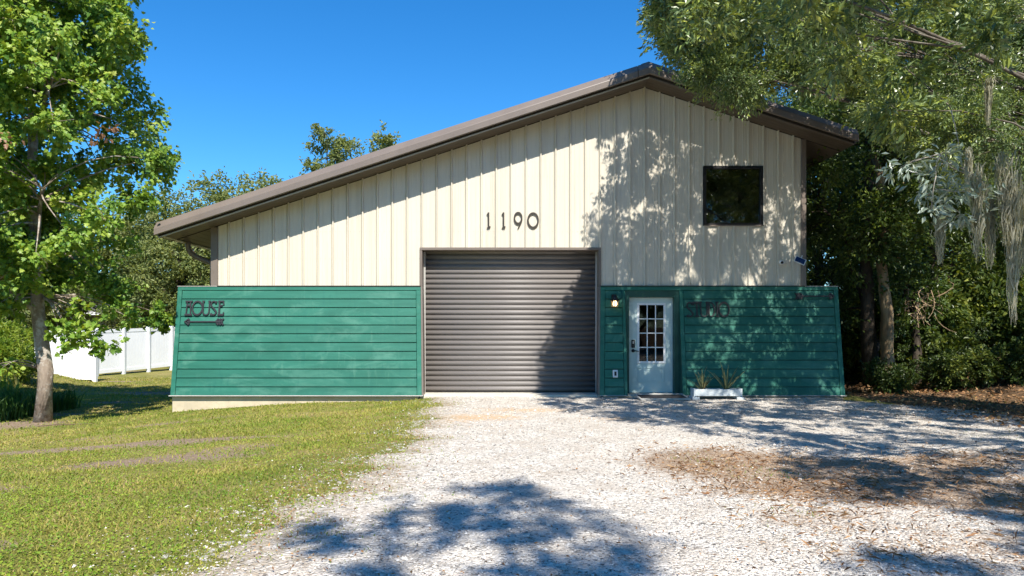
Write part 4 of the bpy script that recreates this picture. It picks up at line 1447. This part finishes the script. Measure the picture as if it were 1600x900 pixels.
# hanging moss tufts
def moss(px, py, L, d, wd, label, seed):
    rg = np.random.RandomState(seed)
    x, z = (px-800)*d/1119, CAMH+(510-py)*d/1119
    V, F = [], []
    n = 190
    for i in range(n):
        top = L*rg.uniform(0, .72)**1.3
        wd_ = wd*(1-.62*top/L)
        ax, ay = rg.normal(0, wd_, 2)
        l = min(L-top, rg.uniform(.16, .42)*L+.05)
        k = 6
        b = len(V)
        ph, am = rg.uniform(0, 6), rg.uniform(.006, .022)*min(1.2, wd/.05)
        wv = rg.uniform(.003, .0075)
        an = rg.uniform(0, PI)
        for j in range(k):
            t = j/(k-1)
            cx = ax*(1-.4*t)+am*math.sin(ph+t*8)
            cy = ay*(1-.4*t)+am*math.cos(ph*1.3+t*7)
            h = wv*(1-t*.8)
            V += [(cx-h*math.cos(an), cy-h*math.sin(an), -top-l*t), (cx+h*math.cos(an), cy+h*math.sin(an), -top-l*t)]
        F += [(b+2*j, b+2*j+1, b+2*j+3, b+2*j+2) for j in range(k-1)]
    o = link('hanging_moss', fast_mesh('hanging_moss', V, F, M['moss']), None, (x, CAMY+d, z))
    tag(o, label, 'moss', 'moss tufts hanging from the oak')
for i, (px, py, L, d, wd, lab) in enumerate([
    (1583, 265, 1.95, 9.0, .06, 'longest grey moss strand hanging at the far right of the oak'),
    (1570, 235, 1.2, 9.0, .06, 'broad tan moss curtain hanging above the longest strand'),
    (1527, 255, 1.25, 9.0, .055, 'grey moss tuft hanging just right of the pale leafy spray'),
    (1547, 300, 1.0, 9.2, .045, 'thin moss tail between the broad curtain and the pale spray'),
    (1594, 300, 1.1, 9.2, .05, 'short moss tail at the picture edge beside the longest strand'),
    (1468, 335, .65, 9.4, .04, 'small moss wisp hanging under the pale leafy spray'),
    (1512, 230, .8, 10.4, .03, 'moss tuft caught in the leaves above the pale spray'),
    (1432, 130, .6, 10.8, .03, 'small moss tuft high in the oak leaves'),
    (1543, 120, .7, 10.2, .03, 'moss tuft high at the right among the oak leaves'),
    (1150, 70, .9, 11.8, .05, 'thin wisp of moss hanging over the barn roof near the ridge')]):
    k = .74 if px > 1460 else 1
    moss(px, py, L*k, d*k, wd*k, lab, 40+i)

# ------------------------------------------------------------------ woods on the right
WOOD = 'trees of the dark wood right of the barn'
woods = [(8.7, 2.2, 7.6, .17, 'tall dark forest tree closest to the right end of the barn'),
         (11.2, 4.2, 8.6, .15, 'dark slender forest tree, second from the barn in the wood'),
         (15.3, 5.0, 8.4, .22, 'thick dark forest tree at the right edge of the picture'),
         (13.5, 7.5, 9.0, .14, 'thin dark forest tree left of the thick one at the edge'),
         (10.2, 9.0, 9.5, .16, 'forest tree deep in the wood behind the barn corner'),
         (17.6, 9.5, 9.5, .18, 'forest tree deep in the wood towards the right edge'),
         (14.0, 13.0, 10.5, .2, 'tall forest tree at the back of the wood')]
proto = []
for i in range(3):
    x, y, h, r, lab = woods[i]
    z = gz(x, y)
    ells = [((x, y, h*.66), (2.5, 2.2, h*.33)), ((x+.4, y+.2, h*.95), (2.2, 2.0, 1.8)), ((x+.5, y+.6, h*.27), (1.7, 1.2, 1.2))]
    proto.append(make_tree('forest_tree', lab, 'tree', (x, y, z), (x+rng.uniform(-.4, .4), y, h), r, .06, ells, 200, .5, 240, .10, .5, BROAD if i != 1 else LANCE, M['forest'], M['bark_dark'], 60+i, WOOD, nmain=9, droop=.2, wig=.10))
for i in range(3, len(woods)):
    x, y, h, r, lab = woods[i]
    dup(proto[i % 3], (x, y, gz(x, y)), 1.7*i, h/8.2, lab)
for i, (x, y, k_, lab) in enumerate([(-9, -34, 1.3, 'unseen tree added across the yard, facing the left half of the barn'), (-3, -37, 1.4, 'unseen tree added across the yard, facing the roller door'), (2.5, -35, 1.35, 'unseen tree added across the yard, facing the entry door'), (8.5, -33, 1.45, 'unseen tree added across the yard, facing the upper window'), (14.5, -32, 1.4, 'unseen tree added across the yard, facing the right corner post')]):
    dup(proto[i % 3], (x, y, gz(x, y)), 2.1*i, k_, lab)['group'] = 'unseen trees added across the yard'  # never in view; added so the door and window panes reflect dark trees
pale = make_tree('pale_trunk_tree', 'leaning tree with sunlit tan trunk just right of the green wall', 'tree', (8.75, 1.6, gz(8.75, 1.6)), (8.5, 1.8, 5.6), .16, .07,
                 [((9.6, 2.6, 5.6), (1.6, 1.4, 1.5)), ((8.9, 1.2, 3.7), (1.1, .7, 1.1))], 40, .45, 240, .11, .5, BROAD, M['forest'], M['bark_pale'], 77, nmain=5, wig=.05)
# dead brown vine tangle on a stub, left in the wood
vb = MB()
vr = np.random.RandomState(9)
for i in range(46):
    a = vr.normal(0, .22, 3)+np.array([0, 0, 2.0])
    b = a+vr.normal(0, .3, 3)+np.array([0, 0, -.5*vr.rand()])
    vb.tube(bez(a, (a+b)/2+vr.normal(0, .2, 3), b, 5), [.012, .012, .010, .008, .005], 4)
st = thing('dead_snag', 'dead stub wrapped in dry brown vines in front of the dark wood', 'tree', (9.75, 2.3, gz(9.75, 2.3)))
MB().tube([(0, 0, -.2), (.03, 0, .8), (-.03, .02, 1.6), (.02, 0, 2.2)], [.14, .11, .10, .07], 10).build('trunk', M['bark_dark'], st, smooth=True, local=True)
vb.build('dry_vines', simple_mat('dry_vine', (.36, .25, .15), .9, .3, 12), st, local=True)
UND = 'bushes along the foot of the wood'
ub = [(8.3, .7, .55, 'low dark bush nearest the end of the green wall'), (9.6, 1.0, .65, 'low dark bush second along the foot of the wood'), (10.6, .6, .75, 'dark bush in the middle of the wood edge'), (11.7, .4, .7, 'dark bush with a few green leaves right of the wood edge middle'),
      (12.4, 1.6, 1.0, 'bright green bush behind the right part of the wood edge'), (10.4, 3.0, 1.25, 'tall leafy bush in the gap between two dark trunks'), (13.1, 3.4, 1.5, 'tall bright bush lit by the sun near the right trunks'), (9.3, 3.6, 1.4, 'tall leafy bush behind the tan trunk'), (11.9, 4.6, 1.7, 'large bush deep between the forest trunks'), (14.2, 2.6, .9, 'bush at the right picture edge in front of the thick trunk'), (8.0, 4.5, 1.7, 'large dark bush behind the barn corner')]
up = []
for i, (x, y, s_, lab) in enumerate(ub):
    if i in (0, 4):
        root = thing('woodland_bush', lab, 'bush', (x, y, gz(x, y)), (0, 0, 0), UND)
        C = crown_clumps([((0, 0, .6), (1.15, .9, .6)), ((.5, .1, 1.05), (.5, .5, .6)), ((-.6, 0, .9), (.4, .5, .5))], 44, vr, .25)
        C = C[C[:, 2] > .05]
        P, D = clump_points(C, vr.uniform(.18, .42, len(C)), 150, vr, .9)
        mb = MB()
        for c in C[::2]:
            mb.tube(bez((0, 0, -.05), (c[0]*.3, c[1]*.3, c[2]*.7), c, 5), [.018, .014, .011, .008, .004], 4)
        mb.build('stems', M['bark_dark'], root, local=True)
        link('leaves', leaf_mesh('leaves', P, D, .10, .55, BROAD, M['shadeshrub' if i == 0 else 'litbush'], vr, .1), root)
        root.scale = (s_, s_, s_)
        up.append(root)
    else:
        dup(up[1 if i in (5, 6, 7, 8) else 0], (x, y, gz(x, y)), i*1.3, s_, lab)
# far wood as one mass
C = crown_clumps([((x, 22+4*math.sin(x), 4.6), (2.6, 2.0, 5.0)) for x in np.arange(9, 34, 2.0)], 900, vr, .2)
P, D = clump_points(C, .8, 90, vr, .8)
mb = MB()
tag(link('far_wood', leaf_mesh('far_wood', P, D, .24, .55, BROAD, M['forest'], vr, .1)), kind='stuff')

# ------------------------------------------------------------------ trees beyond the fence
FAR = 'oaks standing beyond the white fence'
farT = [(-16.8, 21, 8.5, 3.2, 'rounded oak beyond the fence left of the barn eave'),
        (-14.4, 24, 10.0, 3.0, 'oak behind the barn eave just beyond the downspout'),
        (-9.3, 22, 11.9, 2.2, 'tallest oak top rising above the middle of the left roof slope'),
        (-6.1, 21, 11.7, 1.7, 'yellowish oak top just showing above the roof slope'),
        (-20.5, 23.5, 8.2, 3.6, 'oak beyond the fence behind the maple crown'),
        (-23.6, 19.5, 8.5, 3.6, 'oak at the left picture edge behind the maple'),
        (-21.0, 30, 8.0, 3.0, 'farther oak between the two behind the maple'),
        (-13.2, 22.5, 5.6, 2.0, 'low bushy oak directly behind the fence end'),
        (-27.5, 25, 8.4, 3, 'oak far left past the field bank'),
        (-31.5, 32, 9.0, 3, 'farther oak on the left past the field bank'),
        (-37, 38, 9.5, 3, 'outermost oak on the left beyond the field')]
fp = []
for i, (x, y, h, r, lab) in enumerate(farT):
    z = gz(x, y)
    if i in (0, 2, 3):
        nn = 150 if i == 0 else 85
        if i == 0:
            ells = [((x, y, h*.55), (r, r, h*.40)), ((x+.8, y, h*.75), (r*.7, r*.7, h*.22)), ((x-1, y-.5, h*.35), (r*.8, r*.8, h*.25))]
        else:
            ells = [((x, y, h*.72), (r*.9, r*.9, h*.26)), ((x+.9*r, y, h*.68), (r*.6, r*.6, h*.18)), ((x-.5*r, y, h*.62), (r*.7, r*.7, h*.2))]
        fp.append(make_tree('background_oak', lab, 'tree', (x, y, z), (x, y, h*.8), .24, .08, ells, nn, .62 if i == 0 else .5, 170, .17, .5, BROAD, M['farleaf'], M['bark_dark'], 90+i, FAR, nmain=8, droop=.1))
    else:
        dup(fp[0], (x, y, z), 1.1*i, h/8.5, lab)
# bright shrubs and field bank on the far left
SH = 'sunlit shrubs on the bank left of the maple'
sp_ = [(-14.4, 5.2, .9, 'yellow green sunlit shrub just left of the maple trunk'), (-15.3, 6.3, 1.1, 'larger sunlit shrub at the left picture edge'), (-16.7, 8.2, 1.2, 'sunlit shrub behind the one beside the maple trunk'), (-18.2, 9.6, 1.4, 'big sunlit shrub at the back of the bank'), (-13.4, 15.2, 1.2, 'shrub growing against the white fence run')]
root0 = None
for i, (x, y, s_, lab) in enumerate(sp_):
    if i == 0:
        root0 = thing('field_shrub', lab, 'shrub', (x, y, gz(x, y)-.1), (0, 0, 0), SH)
        C = crown_clumps([((0, 0, .6), (1.0, .8, .7))], 46, vr, .4)
        C = C[C[:, 2] > 0]
        P, D = clump_points(C, .3, 130, vr, .8)
        link('leaves', leaf_mesh('leaves', P, D, .10, .45, BROAD, M['shrubleaf'], vr, -.2), root0)
        mb = MB()
        for c in C[::2]:
            mb.tube(bez((0, 0, -.05), (c[0]*.3, c[1]*.3, c[2]*.7), c, 5), [.018, .014, .011, .008, .004], 4)
        mb.build('stems', M['bark_oak'], root0, local=True)
        root0.scale = (s_, s_, s_)
    elif i < 4:
        dup(root0, (x, y, gz(x, y)-.1), i*1.9, s_, lab)

# neighbour's house beyond the fence
nh = thing('neighbour_house', 'low tan house with grey roof glimpsed over the white fence', 'house', (-27, 33, -.5))
tan = simple_mat('tan_house_wall', (.50, .38, .25), .8, .08, 1)
MB().box(-5, 8, 0, 8, -.4, 2.9).build('wall', tan, nh, local=True)
MB().prism([(-5.5, -.6, 2.85), (-5.5, 8.6, 2.85), (-5.5, 4, 4.4)], (14, 0, 0)).build('roof', simple_mat('grey_shingles', (.2, .19, .18), .9, .2, 8), nh, local=True)
MB().box(-5.5, 8.5, -.66, -.605, 2.72, 2.9).build('fascia', M['white'], nh, local=True)
for x in (-2, 3):
    wf = MB().box(x, x+1.2, -.05, -.002, 1.0, 2.2).build('window', M['white'], nh, local=True)
    MB().box(x+.08, x+1.12, -.06, -.051, 1.08, 2.12).build('pane', M['cell'], wf, local=True)

# ------------------------------------------------------------------ ground cover: stones, lawn, litter
rg = np.random.RandomState(33)
def polar(n, r0, r1, a0, a1, p=1.0):
    """spots round the standing place, thinning out with distance"""
    u = rg.rand(n)
    r = np.exp(np.log(r0)+(np.log(r1)-np.log(r0))*u**p)
    a = np.radians(rg.uniform(a0, a1, n))
    return r*np.sin(a), CAMY+r*np.cos(a)
def clear_building(x, y):
    return ~((y > -.42) & (y < 17) & (x > SKL-.05) & (x < SKR+.05))

# stones on the drive
x, y = polar(150000, 3.0, 15.6, -46, 47, .85)
e = np.minimum(x-drive_l(y), drive_r(y)-x)
pk = np.where(e > .6, .8, np.where(e > -.1, .38, np.where(e > -1.1, .40*np.exp((e+.1)*2.4)+.015, 0)))
pk = pk*(1-.75*litter_amt(x, y))*(.35+.65*sm(-.5, .5, wob(x*1.0, y, 3.1)+.2))
k = (rg.rand(len(x)) < pk) & clear_building(x, y) & (y > -14)
x, y = x[k], y[k]
n = len(x)
s = np.clip(rg.lognormal(math.log(.0052), .5, n), .0028, .022)*(1+.3*sm(-8, -2, y))
O = np.array([[1, 0, 0], [0, 1, 0], [-1, 0, 0], [0, -1, 0], [0, 0, .75], [0, 0, -.5]])
OF = np.array([[0, 1, 4], [1, 2, 4], [2, 3, 4], [3, 0, 4], [1, 0, 5], [2, 1, 5], [3, 2, 5], [0, 3, 5]])
V = O[None]*rg.uniform(.55, 1.35, (n, 6, 3))+rg.normal(0, .13, (n, 6, 3))
a = rg.uniform(0, 2*PI, n)
ca, sa = np.cos(a)[:, None], np.sin(a)[:, None]
V = np.stack([V[:, :, 0]*ca-V[:, :, 1]*sa, V[:, :, 0]*sa+V[:, :, 1]*ca, V[:, :, 2]*.8], 2)*s[:, None, None]
onD = (x > drive_l(y)) & (x < drive_r(y))
V += np.stack([x, y, hgt(x, y)+np.where(onD, .014, .0)+s*.25], 1)[:, None]
F = (OF[None]+(np.arange(n)*6)[:, None, None]).reshape(-1, 3)
tag(link('gravel_stones', fast_mesh('gravel_stones', V.reshape(-1, 3), F, M['stone'])), kind='stuff')

def lawn_p(x, y):
    d = drive_l(y)-x
    p = sm(-.65, .75, d+.55*wob(x, y, 2.9))*(1-.88*np.clip(bare_amt(x, y)*1.15, 0, 1))
    return p
def blades(name, x, y, h, wd, mat, lean=.5):
    n = len(x)
    a = rg.uniform(0, 2*PI, n)
    l = rg.uniform(.1, 1, n)*lean*h
    b = rg.uniform(0, 2*PI, n)
    z = hgt(x, y)-.004
    c, s_ = np.cos(a)*wd/2, np.sin(a)*wd/2
    p0 = np.stack([x-c, y-s_, z], 1)
    p1 = np.stack([x+c, y+s_, z], 1)
    mx, my = x+np.cos(b)*l*.35, y+np.sin(b)*l*.35
    p2 = np.stack([mx+c*.8, my+s_*.8, z+h*.6], 1)
    p3 = np.stack([mx-c*.8, my-s_*.8, z+h*.6], 1)
    p4 = np.stack([x+np.cos(b)*l, y+np.sin(b)*l, z+h*.92], 1)
    V = np.stack([p0, p1, p2, p3, p4], 1).reshape(-1, 3)
    T = np.array([[0, 1, 2], [0, 2, 3], [3, 2, 4]])
    F = (T[None]+(np.arange(n)*5)[:, None, None]).reshape(-1, 3)
    return fast_mesh(name, V, F, mat)
x, y = polar(210000, 3.6, 34, -50, 8, .72)
k = (rg.rand(len(x)) < lawn_p(x, y)) & clear_building(x, y) & ((y < 1) | (x < SKL)) & (y < 12.8)
x, y = x[k], y[k]
dist = np.hypot(x, y-CAMY)
h = rg.uniform(.010, .034, len(x))*(1+.6*wob(x, y, 2.7))*np.where(rg.rand(len(x)) < .05, 1.8, 1)*(1+.02*dist)
wd = .003+.00095*dist
tag(link('lawn_grass', blades('lawn_grass', x, y, h, wd, M['lawn'], 1.3)), kind='stuff')
# broad low weeds in the lawn
x, y = polar(130000, 3.6, 24, -50, 6, .75)
k = (rg.rand(len(x)) < lawn_p(x, y)*(.35+.65*sm(-.3, .5, wob(x-4, y+2, 1.5)))) & clear_building(x, y) & ((y < 1) | (x < SKL))
x, y = x[k], y[k]
P = np.stack([x, y, hgt(x, y)+.006+.02*rg.rand(len(x))], 1)
D = rg.normal(0, 1, (len(x), 3))
D[:, 2] = .25
dist = np.hypot(x, y-CAMY)
M['weed'] = leaf_mat('lawn_weeds', [(.07, .16, .018), (.15, .26, .025), (.26, .35, .035), (.38, .38, .07)], .28, .5, .3, pscale=1.0)
tag(link('lawn_weeds', leaf_mesh('lawn_weeds', P, D, .021, .75, LANCE, M['weed'], rg, 0, 1.0)), kind='stuff')
# tall grass left of the maple and on the bank
x = rg.uniform(-13, -9.85, 4600)
y = rg.uniform(-1.6, 1.4, 4600)
k = (y > -1.35+.25*np.sin(x*3)+(x+9.5)*-.05)
x, y = x[k], y[k]
tag(link('tall_grass', blades('tall_grass', x, y, rg.uniform(.25, .62, len(x)), .022, M['tallgrass'], .7)), kind='stuff')
x = rg.uniform(-34, -12.2, 26000)
y = rg.uniform(2.2, 30, 26000)
k = ~((y > 9.8) & (x > -17.6)) & (x < -.66*(y+15)-.5)
x, y = x[k], y[k]
tag(link('field_grass', blades('field_grass', x, y, rg.uniform(.2, .6, len(x)), .06, M['fieldgrass'], .8)), kind='stuff')
# tufts in the drive
tx, ty = [], []
for cx, cy, r_, m_ in [(-1.6, -9.9, .3, 260), (-1.3, -8.6, .3, 200), (-1.5, -7.6, .25, 200), (-1.9, -10.7, .3, 260), (-1.05, -7.2, .3, 120), (2.0, -7.1, .16, 150), (2.6, -7.9, .2, 170), (2.3, -7.6, .3, 120), (2.1, -9.4, .2, 90), (4.1, -10.2, .1, 60), (4.35, -10.5, .12, 60), (3.9, -10.7, .08, 40), (4.8, -10.6, .2, 60), (-.9, -10.4, .1, 40), (-1.25, -9.1, .12, 60), (-.95, -9.35, .06, 40), (-1.3, -10.0, .1, 50), (-1.75, -.75, .12, 120), (-1.2, -.62, .3, 60), (6.4, -5.5, .4, 150), (6.3, -3, .3, 80), (9.1, -1.2, .5, 200)]:
    tx.append(rg.normal(cx, r_, m_))
    ty.append(rg.normal(cy, r_, m_))
x, y = np.concatenate(tx), np.concatenate(ty)
k = clear_building(x, y)
tag(link('drive_weeds', blades('drive_weeds', x[k], y[k], rg.uniform(.012, .05, k.sum()), .007, M['fieldgrass'], .9)), kind='stuff')
# fallen leaves and pine straw
x, y = polar(46000, 3.4, 26, -20, 50, .8)
p = .045+.8*litter_amt(x, y)*(.4+.6*sm(-.2, .5, wob(x+1, y*1.6, 3.7)))+.8*sm(.3, -.3, drive_r(y)-x)+.2*sm(4.5, 7, x)*sm(-6, -4, y)+.25*sm(1.5, 4, x)*sm(-5, -2.5, y)
p = np.where(x < -1.0, .035+.55*np.exp(-((drive_l(y)-x-.05)/.5)**2), p)
k = (rg.rand(len(x)) < p) & clear_building(x, y)
x, y = x[k], y[k]
P = np.stack([x, y, hgt(x, y)+.022+.012*rg.rand(len(x))], 1)
D = rg.normal(0, 1, (len(x), 3))
D[:, 2] *= .15
tag(link('leaf_litter', leaf_mesh('leaf_litter', P, D, .030, .45, LANCE, M['litter'], rg, 0, 1.4)), kind='stuff')
x, y = polar(30000, 3.6, 14, 0, 45, .9)
p = .75*np.clip(litter_amt(x, y)-.1, 0, 1)*(.25+.75*sm(-.3, .5, wob(x+3, y*1.5, 3.1)))
k = rg.rand(len(x)) < p
x, y = x[k], y[k]
P = np.stack([x, y, hgt(x, y)+.02+.012*rg.rand(len(x))], 1)
D = rg.normal(0, 1, (len(x), 3))
D[:, 2] *= .1
tag(link('pine_straw', leaf_mesh('pine_straw', P, D, .085, .03, LANCE, M['litter'], rg, 0, 1.4)), kind='stuff')
# woodland floor leaves
x = rg.uniform(7.2, 20, 16000)
y = rg.uniform(-6, 8, 16000)
k = clear_building(x, y)
x, y = x[k], y[k]
P = np.stack([x, y, hgt(x, y)+.01+.03*rg.rand(len(x))], 1)
D = rg.normal(0, 1, (len(x), 3))
D[:, 2] *= .2
tag(link('woodland_litter', leaf_mesh('woodland_litter', P, D, .09, .5, LANCE, M['litter'], rg, 0, 1.2)), kind='stuff')
# twigs lying about
for i, (tx_, ty_, an, L, lab) in enumerate([(-8.6, -2.0, .3, .9, 'thin fallen twig on bare soil at the foot of the maple'), (5.6, -8.6, 2.0, .5, 'short fallen twig on the right of the gravel drive')]):
    z = gz(tx_, ty_)+.03
    o = MB().tube([(0, 0, 0), (L*.3*math.cos(an), L*.3*math.sin(an), .02), (L*.65*math.cos(an+.2), L*.65*math.sin(an+.2), .0), (L*math.cos(an), L*math.sin(an), .015)], [.012, .010, .008, .004], 6).tube([(L*.3*math.cos(an), L*.3*math.sin(an), .02), (L*.5*math.cos(an+.7), L*.5*math.sin(an+.7), .03)], [.007, .003], 5).build('twig', M['twig'], None, loc=(tx_, ty_, z))
    tag(o, lab, 'twig', 'twigs on the ground')
